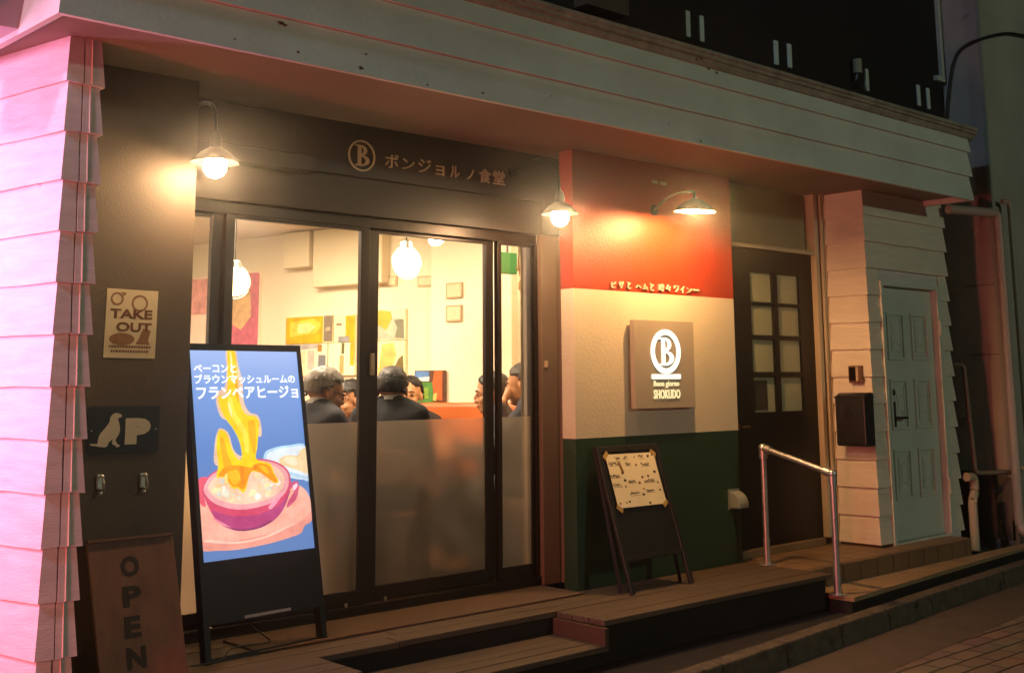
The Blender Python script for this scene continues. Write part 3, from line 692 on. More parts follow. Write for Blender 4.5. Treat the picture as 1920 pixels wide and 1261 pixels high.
q = MB(); q.poly([(.2, .160), (.44, .160), (.44, .172), (.2, .172)], .006, T @ Matrix.Translation((0, 0, -.001))); q.build('sensor_bar', mat('led_bar', '#9a94a0', .3), led)
# rear prop frame
top = T @ Vector((0, 1.25, -.05)); topr = T @ Vector((LW, 1.25, -.05))
q = MB(); fl_ = base @ Vector((0.02, .44, .0)); fr_ = base @ Vector((LW-.02, .44, .0))
q.tube([top, Vector(fl_)], .013, 4); q.tube([topr, Vector(fr_)], .013, 4); q.tube([fl_+Vector((0, 0, .02)), fr_+Vector((0, 0, .02))], .012, 4); q.build('rear_prop', blk, led)
q = MB(); cab = [T @ Vector((.26, .158, -.02)), T @ Vector((.25, .12, -.02)), T @ Vector((.30, .06, .02)), T @ Vector((.28, .045, .03)), T @ Vector((.12, .05, .02)), T @ Vector((.05, .01, .03)), T @ Vector((-.08, .012, .02))]
for c in cab[3:]: c.z = max(c.z, .008)
sm = []
for i in range(len(cab)-1):
    for k in range(5):
        t = k/5; P0, P1, P2, P3 = cab[max(i-1, 0)], cab[i], cab[i+1], cab[min(i+2, len(cab)-1)]
        sm.append(.5*((2*P1)+(P2-P0)*t+(2*P0-5*P1+4*P2-P3)*t*t+(3*P1-P0-3*P2+P3)*t**3))
q.tube(sm+[cab[-1]], .004, 8); q.build('power_cable', mat('cable_black', '#0c100d', .6), led, smooth=True)
# picture on the screen, layered flat shapes
SW, SH = LW-2*bz, z1s-z0s
def suv(pts): return [(bz+min(1, max(0, u))*SW, z1s-min(1, max(0, v))*SH) for u, v in pts]
def smooth_loop(pts, n=4):
    out = []; k = len(pts)
    for i in range(k):
        P0, P1, P2, P3 = [Vector(pts[(i+j) % k]) for j in (-1, 0, 1, 2)]
        for s_ in range(n):
            t = s_/n; out.append(tuple(.5*((2*P1)+(P2-P0)*t+(2*P0-5*P1+4*P2-P3)*t*t+(3*P1-P0-3*P2+P3)*t**3)))
    return out
def screen_mat(nm, hexc, amt=.14):
    if nm in MATS: return MATS[nm]
    m = emit(nm, hexc, 1.12); nt = m.node_tree; b = nt.nodes['Principled BSDF']; c = lin(hexc)
    tc = nt.nodes.new('ShaderNodeTexCoord'); n = nt.nodes.new('ShaderNodeTexNoise'); n.inputs['Scale'].default_value = 13; n.inputs['Detail'].default_value = 6; n.inputs['Roughness'].default_value = .65
    r = nt.nodes.new('ShaderNodeValToRGB'); nt.links.new(tc.outputs['Object'], n.inputs['Vector']); nt.links.new(n.outputs['Fac'], r.inputs[0])
    e = r.color_ramp.elements; e[0].position = .32; e[1].position = .68
    e[0].color = (c[0]*(1-amt*.7), c[1]*(1-amt*1.5), c[2]*(1-amt*1.3), 1); e[1].color = tuple(min(1, x*(1+amt)+.02) for x in c[:3])+(1,)
    nt.links.new(r.outputs[0], b.inputs['Emission Color']); return m
scr = MB(); smats = []
def layer(hexc, pts, lv, sm_=True, st_=1.0):
    nm = 'screen_'+hexc.strip('#'); m = screen_mat(nm, hexc)
    if m not in smats: smats.append(m)
    L_ = smooth_loop(pts) if sm_ else pts
    scr.poly(suv(L_), .0003, T @ Matrix.Translation((0, 0, -.006+.0006*lv)), smats.index(m))
bands = ['#a9c2f5', '#9dbaf2', '#8fb0ea', '#84a8e2', '#7ba2de', '#729bda', '#6c96d6', '#6890cf', '#668cc9', '#6488c4', '#6386c0', '#6a8cc6']
def blue():
    m = bpy.data.materials.new('screen_blue'); m.use_nodes = True; nt = m.node_tree; b = nt.nodes['Principled BSDF']; b.inputs['Base Color'].default_value = (0, 0, 0, 1)
    tc = nt.nodes.new('ShaderNodeTexCoord'); sp = nt.nodes.new('ShaderNodeSeparateXYZ'); mr = nt.nodes.new('ShaderNodeMapRange'); r = nt.nodes.new('ShaderNodeValToRGB')
    nt.links.new(tc.outputs['Object'], sp.inputs[0]); nt.links.new(sp.outputs['Z'], mr.inputs[0]); mr.inputs[1].default_value = .4; mr.inputs[2].default_value = 1.33; nt.links.new(mr.outputs[0], r.inputs[0])
    e = r.color_ramp.elements; e[0].color = lin('#6384bc'); e[1].color = lin('#a8c1f6'); x = e.new(.5); x.color = lin('#6289cb'); x = e.new(.8); x.color = lin('#7ba0e0')
    nt.links.new(r.outputs[0], b.inputs['Emission Color']); b.inputs['Emission Strength'].default_value = 1.08; return m
smats.append(blue()); scr.poly(suv([(0, 0), (1, 0), (1, 1), (0, 1)]), .0003, T @ Matrix.Translation((0, 0, -.006)), 0)
layer('#5f86c6', [(.55, .50), (.62, .60), (.75, .66), (1.0, .70), (1.0, .74), (.7, .69), (.56, .6)], 1)
layer('#b4dcf8', [(0.589, 0.545), (0.618, 0.508), (0.705, 0.491), (0.827, 0.484), (1.02, 0.493), (1.02, 0.662), (0.907, 0.650), (0.738, 0.620), (0.609, 0.579)], 2)
layer('#e2f3fb', [(0.62, 0.53), (0.70, 0.503), (0.842, 0.494), (1.02, 0.503), (1.02, 0.64), (0.894, 0.628), (0.742, 0.598), (0.641, 0.565)], 3)
layer('#f3d9a2', [(0.74, 0.548), (0.82, 0.533), (0.916, 0.537), (0.946, 0.513), (1.02, 0.504), (1.02, 0.626), (0.912, 0.613), (0.811, 0.591), (0.744, 0.575)], 4)
layer('#fbe9c4', [(0.77, 0.552), (0.83, 0.542), (0.90, 0.55), (.90, .585), (.82, .578)], 5)
layer('#f0a08c', [(-0.02, 0.833), (0.269, 0.9), (0.561, 0.903), (0.839, 0.86), (1.02, 0.79), (0.996, 0.865), (0.922, 0.887), (0.881, 0.92), (0.758, 0.937), (0.554, 0.953), (0.309, 0.961), (0.136, 0.955), (-0.02, 0.938)], 2)
layer('#ffb49c', [(-0.02, 0.722), (0.295, 0.701), (0.839, 0.689), (0.934, 0.698), (0.985, 0.737), (1.01, 0.79), (0.985, 0.825), (0.836, 0.877), (0.56, 0.907), (0.314, 0.918), (0.141, 0.912), (-0.02, 0.892)], 3)
layer('#e85a70', [(0.0, 0.625), (0.069, 0.612), (0.082, 0.631), (0.032, 0.662), (0.053, 0.746), (0.0, 0.723)], 4)
layer('#d0557a', [(0.815, 0.675), (0.887, 0.665), (0.899, 0.697), (0.864, 0.752), (0.772, 0.791), (0.785, 0.761), (0.843, 0.72), (0.856, 0.69), (0.815, 0.701)], 4)
layer('#d8486c', [(0.032, 0.662), (0.068, 0.622), (0.134, 0.592), (0.248, 0.563), (0.396, 0.547), (0.562, 0.543), (0.711, 0.564), (0.808, 0.608), (0.825, 0.666), (0.799, 0.727), (0.727, 0.801), (0.618, 0.851), (0.482, 0.876), (0.32, 0.877), (0.196, 0.85), (0.123, 0.808), (0.075, 0.755), (0.043, 0.704)], 5)
layer('#b8407a', [(0.10, 0.77), (0.285, 0.806), (0.528, 0.806), (0.719, 0.765), (0.808, 0.711), (0.799, 0.727), (0.727, 0.801), (0.618, 0.851), (0.482, 0.876), (0.32, 0.877), (0.196, 0.85), (0.133, 0.812)], 6)
layer('#f3a9ac', [(0.040, 0.667), (0.08, 0.625), (0.15, 0.594), (0.26, 0.568), (0.394, 0.553), (0.56, 0.550), (0.70, 0.571), (0.79, 0.61), (0.808, 0.662), (0.761, 0.720), (0.63, 0.760), (0.448, 0.778), (0.287, 0.773), (0.138, 0.742), (0.065, 0.703)], 6)
layer('#f7cfae', [(0.080, 0.662), (0.12, 0.628), (0.185, 0.603), (0.283, 0.582), (0.404, 0.568), (0.56, 0.567), (0.68, 0.583), (0.75, 0.618), (0.765, 0.66), (0.721, 0.705), (0.607, 0.738), (0.448, 0.754), (0.297, 0.749), (0.168, 0.722), (0.102, 0.692)], 7)
random.seed(31)
for k in range(46):
    a = random.uniform(0, 6.28); rr_ = random.random()**.5; u = .43+.30*rr_*math.cos(a); v_ = .675+.062*rr_*math.sin(a)
    s_ = random.uniform(.014, .040); c = random.choice(['#f6efd6', '#e9e2c4', '#fbe3b0', '#d9dcc8', '#fff6e6', '#f3c98e', '#f9d4a8'])
    layer(c, [(u+s_*random.uniform(.6, 1.1)*math.cos(t*1.047), v_+s_*.55*random.uniform(.6, 1.1)*math.sin(t*1.047)) for t in range(6)], 8+.04*k)
layer('#e9c8a8', [(0.323, -.01), (0.405, -.01), (0.425, 0.079), (0.448, 0.159), (0.448, 0.257), (0.491, 0.31), (0.559, 0.325), (0.587, 0.366), (0.569, 0.436), (0.391, 0.354), (0.245, 0.339), (0.198, 0.261), (0.221, 0.209), (0.29, 0.175), (0.312, 0.087)], 10)
layer('#e9c8a8', [(0.22, 0.385), (0.287, 0.41), (0.319, 0.488), (0.367, 0.52), (0.391, 0.525), (0.312, 0.565), (0.154, 0.559), (0.156, 0.474), (0.185, 0.407)], 10.1)
layer('#ffd400', [(0.336, -.01), (0.391, -.01), (0.407, 0.07), (0.406, 0.159), (0.41, 0.256), (0.451, 0.318), (0.541, 0.334), (0.57, 0.365), (0.552, 0.435), (0.536, 0.487), (0.52, 0.544), (0.642, 0.57), (0.67, 0.615), (0.706, 0.661), (0.663, 0.665), (0.599, 0.634), (0.536, 0.609), (0.453, 0.61), (0.392, 0.697), (0.33, 0.677), (0.282, 0.674), (0.225, 0.621), (0.154, 0.618), (0.177, 0.56), (0.172, 0.475), (0.196, 0.407), (0.23, 0.393), (0.275, 0.418), (0.306, 0.488), (0.356, 0.54), (0.391, 0.525), (0.379, 0.456), (0.335, 0.394), (0.262, 0.331), (0.219, 0.261), (0.235, 0.226), (0.295, 0.219), (0.325, 0.087)], 11)
layer('#ffe94a', [(.30, .24), (.34, .24), (.36, .31), (.45, .40), (.46, .50), (.42, .50), (.41, .42), (.33, .34)], 12)
layer('#f6b000', [(.205, .43), (.24, .44), (.27, .52), (.30, .58), (.24, .60), (.215, .52)], 12)
layer('#ff9c00', [(0.17, 0.612), (0.233, 0.572), (0.346, 0.568), (0.47, 0.582), (0.53, 0.564), (0.632, 0.58), (0.66, 0.618), (0.69, 0.656), (0.663, 0.660), (0.599, 0.634), (0.536, 0.609), (0.462, 0.602), (0.388, 0.682), (0.33, 0.667), (0.282, 0.664), (0.225, 0.618)], 13)
layer('#ffc21a', [(.25, .60), (.33, .59), (.36, .63), (.31, .66), (.27, .64)], 14)
layer('#ffc21a', [(.54, .575), (.60, .585), (.62, .62), (.57, .605)], 14)
for hexc, pts, lv in (
  ('#fff3a0', [(.352, .02), (.365, .02), (.372, .14), (.358, .16)], 12.2), ('#fff3a0', [(.30, .27), (.315, .26), (.33, .31), (.32, .33)], 12.2),
  ('#ffb300', [(.375, .10), (.395, .10), (.40, .24), (.385, .25)], 12.2), ('#ffb300', [(.47, .36), (.53, .36), (.525, .47), (.50, .52), (.48, .46)], 12.2),
  ('#e88a00', [(.36, .58), (.40, .585), (.39, .65), (.37, .66)], 14.2), ('#e88a00', [(.48, .575), (.52, .57), (.50, .60)], 14.2), ('#ffe680', [(.22, .62), (.24, .60), (.25, .63), (.235, .65)], 14.2),
  ('#f08aa0', [(.10, .80), (.16, .835), (.26, .865), (.25, .855), (.17, .825)], 6.5), ('#ff9db4', [(.60, .775), (.70, .735), (.74, .72), (.70, .75), (.62, .79)], 6.6), ('#ffd7e0', [(.84, .69), (.88, .675), (.885, .69), (.85, .71)], 5.5),
  ('#8c2f66', [(.20, .845), (.32, .868), (.48, .866), (.61, .842), (.60, .852), (.48, .876), (.32, .877)], 6.7),
  ('#ffd0b8', [(.05, .90), (.30, .925), (.56, .913), (.80, .872), (.80, .878), (.56, .922), (.30, .934), (.05, .912)], 3.5),
  ('#cfe9f7', [(.62, .575), (.75, .617), (.90, .645), (1.0, .655), (1.0, .662), (.88, .655), (.74, .627), (.61, .585)], 4.2)):
    layer(hexc, pts, lv)
scr.build('screen', smats, led)
q = MB(); T2 = T @ Matrix.Translation((0, 0, .0045))
for s_, (u0, v0, u1, v1) in (('ベーコンと', (.019, .070, .395, .112)), ('ブラウンマッシュルームの', (.02, .121, .946, .168)), ('フランベアヒージョ', (.03, .180, .965, .244))):
    text(q, s_, bz+u0*SW, z1s-v1*SH, (u1-u0)*SW, (v1-v0)*SH, .0004, T2, bold=.022)
q.build('screen_words', emit('screen_white', '#ffffff', 1.4), led)

# ------------------------------------------------------------------ A-board with the handwritten menu
ab = thing('menu_board', 'worn black A frame chalkboard with a taped handwritten menu sheet', 'board')
worn = mat('worn_black_wood', '#17110b', .45, .3, 12, .25, 60, dirt='#6b5436', dirt_amt=.10, dirt_scale=22)
lean2 = math.atan2(.26, .79); AH = .835
base2 = Matrix.Translation((4.775, 4.545, 0)) @ Matrix.Rotation(.02, 4, 'Z')
T = base2 @ Matrix.Rotation(-lean2, 4, 'X') @ fac(0)
AW = .54
def bar(mb, x0, y0, x1, y1, t=.022, dz=0): mb.poly([(x0, y0), (x1, y0), (x1, y1), (x0, y1)], t, T @ Matrix.Translation((0, 0, dz)))
for (x0, x1) in ((0, .03), (AW-.03, AW)):
    q = MB(); bar(q, x0, 0, x1, AH); q.build('leg', worn, ab, bevel=.003)
for a_, b_ in ((.795, AH-.004), (.175, .205)):
    q = MB(); bar(q, .03, a_, AW-.03, b_); q.build('rail', worn, ab, bevel=.003)
q = MB(); bar(q, .028, .20, AW-.028, .80, .008, .004); q.build('blackboard', mat('board_black', '#0b0906', .5, .2, 6), ab)
tb = T @ Vector((.0, AH-.03, -.002)); tbr = T @ Vector((AW-.025, AH-.03, -.002))
for x0 in (0.0, AW-.025):
    a_ = T @ Vector((x0+.012, AH-.02, -.012)); b_ = base2 @ Vector((x0+.012, .075, 0)); c_ = base2 @ Vector((x0+.012, .268, AH*.95))
    q = MB(); q.tube([c_, b_], .014, 4); q.build('rear_leg', worn, ab)
q = MB(); T3 = T @ Matrix.Translation((0, 0, .0225))
pp = [(.060, .470), (.480, .468), (.478, .778), (.058, .782)]
pw, ph = .42, .31
q.poly(pp, .0012, T3); q.build('menu_sheet', mat('menu_paper', '#e4d8b8', .75, .05, 8), ab)
q = MB(); T4 = T3 @ Matrix.Translation((0, 0, .0013))
for (cx1, cy1, an) in ((.062, .778, 40), (.474, .775, -35), (.070, .468, -40), (.470, .470, 35)):
    Tm = T4 @ Matrix.Translation((cx1, cy1, 0)) @ Matrix.Rotation(R(an), 4, 'Z'); q.poly([(-.026, -.013), (.026, -.013), (.026, .013), (-.026, .013)], .0005, Tm)
q.build('tape', mat('tape_yellow', '#a88a4c', .6), ab)
q = MB(); random.seed(8)
def uvp(u, v): return (.060+u*pw, .780-v*ph)
for (u0, v0, u1, v1) in [(.19,.065,.27,.115),(.346,.045,.42,.1),(.667,.051,.76,.103),(.03,.142,.215,.2),(.362,.169,.451,.22),(.674,.199,.845,.25),(.0,.384,.185,.43),(.332,.521,.475,.55),(.671,.531,.871,.57),(.02,.545,.167,.60),(.649,.71,.804,.755),(.315,.733,.493,.784)]:
    n = max(4, int((u1-u0)/.022))
    for i in range(n):
        u = u0+(u1-u0)*(i+.2)/n
        for k in range(2):
            vv = v0+(v1-v0)*random.uniform(0, .9); a1 = random.uniform(-60, 60); L1 = random.uniform(.006, .014)
            c = uvp(u+random.uniform(-.006, .006), vv); Tm = T4 @ Matrix.Translation((c[0], c[1], 0)) @ Matrix.Rotation(R(a1), 4, 'Z'); q.poly([(-L1, -.0016), (L1, -.0016), (L1, .0016), (-L1, .0016)], .0003, Tm)
    c0_, c1_ = uvp(u0-.01, v1+.018), uvp(u1+.02, v1+.018); q.poly([(c0_[0], c0_[1]), (c1_[0], c1_[1]), (c1_[0], c1_[1]+.0018), (c0_[0], c0_[1]+.0018)], .0003, T4)
q.build('handwriting', mat('ink_brown', '#43301c', .8), ab)
q = MB(); q2 = MB()
for i, (u, v) in enumerate([(.571,.073),(.86,.076),(.955,.053),(.567,.226),(.254,.353),(.915,.385),(.635,.466),(.757,.454),(.265,.499),(.548,.57),(.929,.592),(.25,.616),(.601,.69),(.929,.74),(.569,.792),(.186,.913),(.252,.9),(.659,.96),(.06,.915)]):
    c = uvp(u, v); s_ = random.uniform(.007, .013)
    (q if i % 3 else q2).poly([(c[0]+s_*random.uniform(.7, 1.1)*math.cos(t*.785), c[1]+s_*.8*random.uniform(.7, 1.1)*math.sin(t*.785)) for t in range(8)], .0004, T4)
q2.poly([(uvp(.20, .14)[0], uvp(.2, .14)[1]), (uvp(.25, .14)[0], uvp(.2, .15)[1]), (uvp(.29, .34)[0], uvp(.2, .34)[1]), (uvp(.24, .36)[0], uvp(.2, .36)[1])], .0004, T4)
q.build('menu_sketches', mat('sketch_dark', '#33251a', .8), ab); q2.build('menu_sketches', mat('sketch_ochre', '#80602c', .8), ab)

# ------------------------------------------------------------------ hand rail
hr = thing('hand_rail', 'galvanised pipe hand rail sloping down in front of the dark door', 'handrail')
A0, A1_ = Vector((6.19, 4.665, 0)), Vector((6.19, 4.665, .715)); B0, B1 = Vector((6.19, 4.145, -.124)), Vector((6.19, 4.145, .575))
rp = .019
for a, b in ((A0, A1_), (B0, B1)):
    q = MB(); q.tube([a, b], rp, 16); q.tube([a, a+Vector((0, 0, .007))], .056, 24); q.tube([a+Vector((0, 0, .005)), a+Vector((0, 0, .16))], rp*1.18, 16); q.build('post', gal, hr, smooth=True)
q = MB(); q.tube([A1_+Vector((0, 0, .018)), B1+Vector((0, 0, .018))], rp, 16); q.build('top_rail', gal, hr, smooth=True)
for a, s_ in ((A1_, -1), (B1, 1)):
    dirr = (B1-A1_).normalized()*(-s_)
    q = MB(); q.sphere(a+Vector((0, 0, .018)), rp*1.55, 14); q.tube([a+Vector((0, 0, .018)), a+Vector((0, 0, -.05))], rp*1.42, 16); q.tube([a+Vector((0, 0, .018)), a+Vector((0, 0, .018))+dirr*.06], rp*1.42, 16); q.build('elbow', gal, hr, smooth=True)

# ------------------------------------------------------------------ mailbox, intercom, vent hood
mbx = thing('mailbox', 'dark grey wall mailbox hung on the side of the far pillar', 'mailbox')
mm = mat('mailbox_dark', '#23242a', .35, .08, 10, .03)
q = MB(); xf, xb = 7.20, 7.325
prof = [(xb, .70), (xf+.012, .70), (xf, .715), (xf, 1.035), (xf+.02, 1.06), (xf+.055, 1.075), (xb, 1.075)]
v = [(x, y_, z) for y_ in (4.53, 4.77) for x, z in prof]; k = len(prof)
q.add(v, [tuple(range(k)), tuple(range(k, 2*k))]+[(i, (i+1) % k, (i+1) % k+k, i+k) for i in range(k)]); q.build('box_body', mm, mbx, bevel=.006)
q = MB(); q.box((xf-.006, 4.526, 1.038), (xb, 4.774, 1.052)); q.build('lid', mm, mbx, bevel=.003)
q = MB(); q.box((xf-.003, 4.555, .72), (xf+.002, 4.745, .865)); q.build('access_flap', mat('flap_black', '#0d0d10', .5), mbx)
q = MB(); q.box((xf-.003, 4.62, .90), (xf+.001, 4.70, .94)); q.add([(xf-.003, 4.69, .955), (xf-.003, 4.645, .945), (xf-.003, 4.635, .985), (xf-.003, 4.67, .99)], [(0, 1, 2, 3)]); q.build('emblem', mat('emblem_dark', '#121216', .4), mbx)
ic = thing('intercom', 'small bronze door intercom above the mailbox', 'intercom')
q = MB(); q.box((7.29, 4.60, 1.145), (7.328, 4.705, 1.268)); q.build('housing', mat('intercom_bronze', '#6a4a34', .4, metal=.3), ic, bevel=.004)
q = MB(); q.box((7.286, 4.645, 1.16), (7.2905, 4.695, 1.255)); q.build('lens_panel', mat('lens_black', '#140707', .15), ic)
q = MB(); q.box((7.284, 4.622, 1.155), (7.2905, 4.638, 1.26)); q.build('name_strip', mat('strip_pale', '#bfae98', .4), ic)
vh = thing('vent_hood', 'small grey quarter round vent hood low on the green band', 'vent')
q = MB(); n = 10; a = at(1363, 953, y=4.84); 
pr = [(4.84-.0, .355), (4.84, .455)]+[(4.84-.085*math.sin(R(9*i)), .37+.085*math.cos(R(9*i))) for i in range(11)]+[(4.755, .355)]
v = [(x, y_, z) for x in (6.04, 6.135) for (y_, z) in pr]; k = len(pr)
q.add(v, [tuple(range(k)), tuple(range(k, 2*k))]+[(i, (i+1) % k, (i+1) % k+k, i+k) for i in range(k)]); q.build('hood', mat('hood_grey', '#8b9088', .5, .04), vh)
q = MB(); q.box((6.03, 4.834, .34), (6.145, 4.8395, .47)); q.build('back_plate', mat('hood_grey', '#8b9088', .5), vh)

# ------------------------------------------------------------------ outside lamps
def hot(name, hexc, s):
    m = bpy.data.materials.new(name); m.use_nodes = True; nt = m.node_tree; nt.nodes.remove(nt.nodes['Principled BSDF']); e = nt.nodes.new('ShaderNodeEmission')
    e.inputs[0].default_value = lin(hexc); e.inputs[1].default_value = s; nt.links.new(e.outputs[0], nt.nodes['Material Output'].inputs[0]); return m
BULB = hot('bulb_glow', '#ffcf98', 360)
def spot_lamp(px, py, label):
    p = at(px, py, y=4.64)
    t = thing('shade_lamp', label, 'lamp', 'small dish gooseneck lamps with glaring bulbs over the shopfront')
    q = MB(); q.tube([(p.x+.05, 5.10, 2.42), (p.x+.05, 5.085, 2.42)], .035, 16); q.build('wall_plate', black_metal, t, smooth=True)
    q = MB(); q.tube(bend([(p.x+.05, 5.09, 2.42), (p.x+.03, 4.85, 2.46), (p.x, 4.66, 2.40), (p.x, 4.64, p.z+.14)], .09), .009, 10); q.build('arm', black_metal, t, smooth=True)
    q = MB(); q.lathe([(.012, .15), (.024, .13), (.028, .08), (.064, .058), (.106, .014), (.104, .012), (.062, .053), (.02, .07)], Matrix.Translation(p+Vector((0, 0, .004))), 32); q.build('shade', mat('shade_dark', '#140e0b', .6), t, smooth=True)
    q = MB(); q.sphere(p, (.050, .050, .052), 16); q.build('bulb', BULB, t, smooth='all')
spot_lamp(403, 312, 'glaring bulb under a small dish above the digital sign')
spot_lamp(1050, 407, 'glaring bulb under a small dish beside the left edge of the red band')
t = thing('shade_lamp', 'wide dark dish shade lamp lighting the red and cream panel', 'lamp')
p = Vector((5.43, 4.60, 2.235))
p = at(1303, 397, y=4.50)
q = MB(); M_ = Matrix.Translation(p) @ Matrix.Rotation(R(4), 4, 'X')
q.lathe([(.012, .085), (.03, .078), (.06, .062), (.105, .030), (.130, .0), (.127, .0), (.10, .027), (.056, .056), (.02, .07)], M_, 40, 0); q.build('shade', [mat('shade_dark', '#140e0b', .6)], t, smooth=True)
q = MB(); q.lathe([(.126, .001), (.099, .0265), (.055, .0555), (.002, .062)], M_, 40); q.build('reflector', mat('shade_white', '#f0e8d8', .5), t, smooth='all')
q = MB(); q.sphere(p+Vector((0, 0, .024)), (.030, .030, .030), 14); q.build('bulb', hot('bulb_glow_warm', '#ffbe78', 3300), t, smooth='all')
q = MB(); q.tube(bend([(p.x, 4.84, p.z+.05), (p.x, 4.70, p.z+.13), (p.x, p.y, p.z+.13), (p.x, p.y, p.z+.075)], .07), .009, 10); q.tube([(p.x, 4.84, p.z+.05), (p.x, 4.83, p.z+.05)], .035, 16); q.build('arm', black_metal, t, smooth=True)

# ------------------------------------------------------------------ inside of the restaurant
wallm = mat('room_wall', '#e6d9bd', .8, .03, 2, .05, 30)
def WA(y, off=0):   # right-hand room wall, parallel to the side street
    return Vector((5.031-.2397*(y-8.243)-off, y))
rm = MB(); CZ = 2.45
a0, a1 = WA(5.27), WA(11.5)
rm.add([(a0.x, a0.y, -.02), (a1.x, a1.y, -.02), (a1.x, a1.y, CZ), (a0.x, a0.y, CZ)], [(0, 1, 2, 3)])
rm.add([(a1.x, a1.y, -.02), (-.5, a1.y, -.02), (-.5, a1.y, CZ), (a1.x, a1.y, CZ)], [(0, 1, 2, 3)])
rm.add([(2.0, 5.27, -.02), (.2, 11.5, -.02), (.2, 11.5, CZ), (2.0, 5.27, CZ)], [(0, 1, 2, 3)])
rm.add([(4.66, 5.31, -.02), (6.2, 5.31, -.02), (6.2, 5.31, CZ), (4.66, 5.31, CZ)], [(0, 1, 2, 3)])
rm.build('room_wall', wallm, bld)
q = MB(); q.box((-.5, 5.27, CZ), (6.2, 11.6, CZ+.04)); q.build('ceiling', mat('room_ceiling', '#cdbfa4', .85, .03), bld)
q = MB(); q.box((-.5, 5.25, -.06), (6.2, 11.6, -.005)); q.build('floor', mat('room_floor', '#2c1c12', .4, .2, 2, .05, stretch=(1, 8, 1)), bld)
def frameA(y, z):   # matrix on that wall: local x towards the window, local y up, local z into the room
    t = Vector((.2331, -.9725, 0)); n = Vector((-.9725, -.2331, 0)); w = WA(y)
    return Matrix(((t.x, 0, n.x, w.x), (t.y, 0, n.y, w.y), (0, 1, 0, z), (0, 0, 0, 1)))
# pilaster, ceiling boxes
q = MB(); T = frameA(7.03, -.02); q.poly([(0, 0), (.75, 0), (.75, 2.46), (0, 2.46)], .07, T); q.build('pilaster', mat('pilaster_wall', '#efe3c8', .8, .02), bld)
def wall_slab(name, y0, y1, z0, z1, th, m, label=None, cat=None, bevel=0, off=0, group=None):
    L_ = (y0-y1)/.9725; q = MB(); T = frameA(y0, 0) @ Matrix.Translation((0, 0, off)); q.poly([(0, z0), (L_, z0), (L_, z1), (0, z1)], th, T)
    o = q.build(name, m, bevel=bevel); 
    if label: tag(o, label, cat, group)
    return o
boxm = mat('duct_white', '#dccfb0', .7, .03)
o = wall_slab('wall_cupboard', 8.24, 7.50, 1.965, 2.44, .10, boxm, 'big cream boxed duct hung under the ceiling at left of the middle mullion', 'duct', .01)
o = wall_slab('wall_cupboard', 8.56, 8.27, 2.14, 2.44, .12, boxm, 'smaller cream boxed duct farther back under the ceiling', 'duct', .01)
# abstract paintings
def painting(name, y0, y1, z0, z1, patches, label, group=None, base='#e9d9a8', frame=None):
    t = thing(name, label, 'painting', group); L_ = (y0-y1)/.9725; T = frameA(y0, z0) @ Matrix.Translation((0, 0, .002))
    q = MB(); q.poly([(0, 0), (L_, 0), (L_, z1-z0), (0, z1-z0)], .025, T); q.build('canvas', mat('canvas_'+base.strip('#'), base, .8, .08, 12), t)
    for i, (c, pts) in enumerate(patches):
        q = MB(); q.poly([(u*L_, (1-v)*(z1-z0)) for u, v in pts], .0008, T @ Matrix.Translation((0, 0, .0255+.001*i))); q.build('paint_patch', mat('paint_'+c.strip('#'), c, .7, .25, 14), t)
    return t
R4 = lambda a, b, c, d: [(a, b+.02), (a+.02, b), (c-.01, b+.01), (c, b+.03), (c-.005, d-.02), (c-.02, d), (a+.015, d-.005), (a, d-.02)]
g_ = 'abstract canvases on the side wall'
painting('painting', 8.60, 8.075, 1.515, 1.737, [('#d9a400', R4(0, 0, .80, 1)), ('#e8c040', [(.1, .2), (.6, .08), (.76, .3), (.7, .62), (.3, .7), (.1, .75)]), ('#f1d98c', [(.27, .28), (.5, .22), (.66, .4), (.5, .6), (.26, .62)]), ('#7d705f', R4(.82, 0, 1, .95)), ('#a89a80', [(.86, .45), (.95, .42), (.97, .55), (.86, .6)])], 'canvas with a yellow block and grey strip, top left of the abstract group', g_)
painting('painting', 8.06, 7.835, 1.515, 1.737, [('#e0a810', R4(.56, .05, 1, 1)), ('#8f8f90', R4(.22, .78, .75, 1)), ('#90806c', R4(.12, .3, .4, .4))], 'canvas cream at left and yellow at right beside the mullion', g_, base='#efdfb4')
painting('painting', 8.60, 8.13, 1.250, 1.510, [('#a8a2a0', [(0, 0), (.8, .02), (.75, .14), (.4, .18), (0, .14)]), ('#d8c8a4', R4(0, .2, .5, .9)), ('#6f737c', R4(.80, .35, .97, .95)), ('#a77a30', R4(.78, .02, .88, .25)), ('#bdb3a8', R4(.55, .2, .7, .8))], 'canvas with pale lilac strokes, bottom left of the abstract group', g_, base='#e6dcc0')
painting('painting', 8.115, 7.835, 1.250, 1.510, [('#6e6a38', R4(.50, 0, .62, .35)), ('#b49a60', R4(.44, .38, .6, .95)), ('#d8a010', R4(.84, 0, 1, .7))], 'mostly cream canvas with olive drip, below the yellow and cream one', g_, base='#f0e4c0')
painting('painting', 7.70, 7.32, 1.515, 1.757, [('#b7b29c', R4(.05, .3, .9, .98)), ('#dca93c', [(.15, .1), (.35, .02), (.62, .08), (.66, .3), (.5, .68), (.3, .5)]), ('#7d7c66', [(.70, .36), (.96, .34), (.98, .98), (.74, .9), (.8, .6)])], 'canvas of grey smear under an orange blot, right of the mullion', g_, base='#eadcb4')
painting('painting', 7.70, 7.32, 1.230, 1.510, [('#ddb765', [(.4, .1), (.7, .05), (.78, .4), (.6, .95), (.3, .9)]), ('#8a8878', R4(.02, .1, .2, .4)), ('#77683c', [(.95, .4), (.98, .98), (.5, .98), (.7, .8), (.84, .5)])], 'canvas with soft ochre haze above the dark haired guest', g_, base='#eedcae')
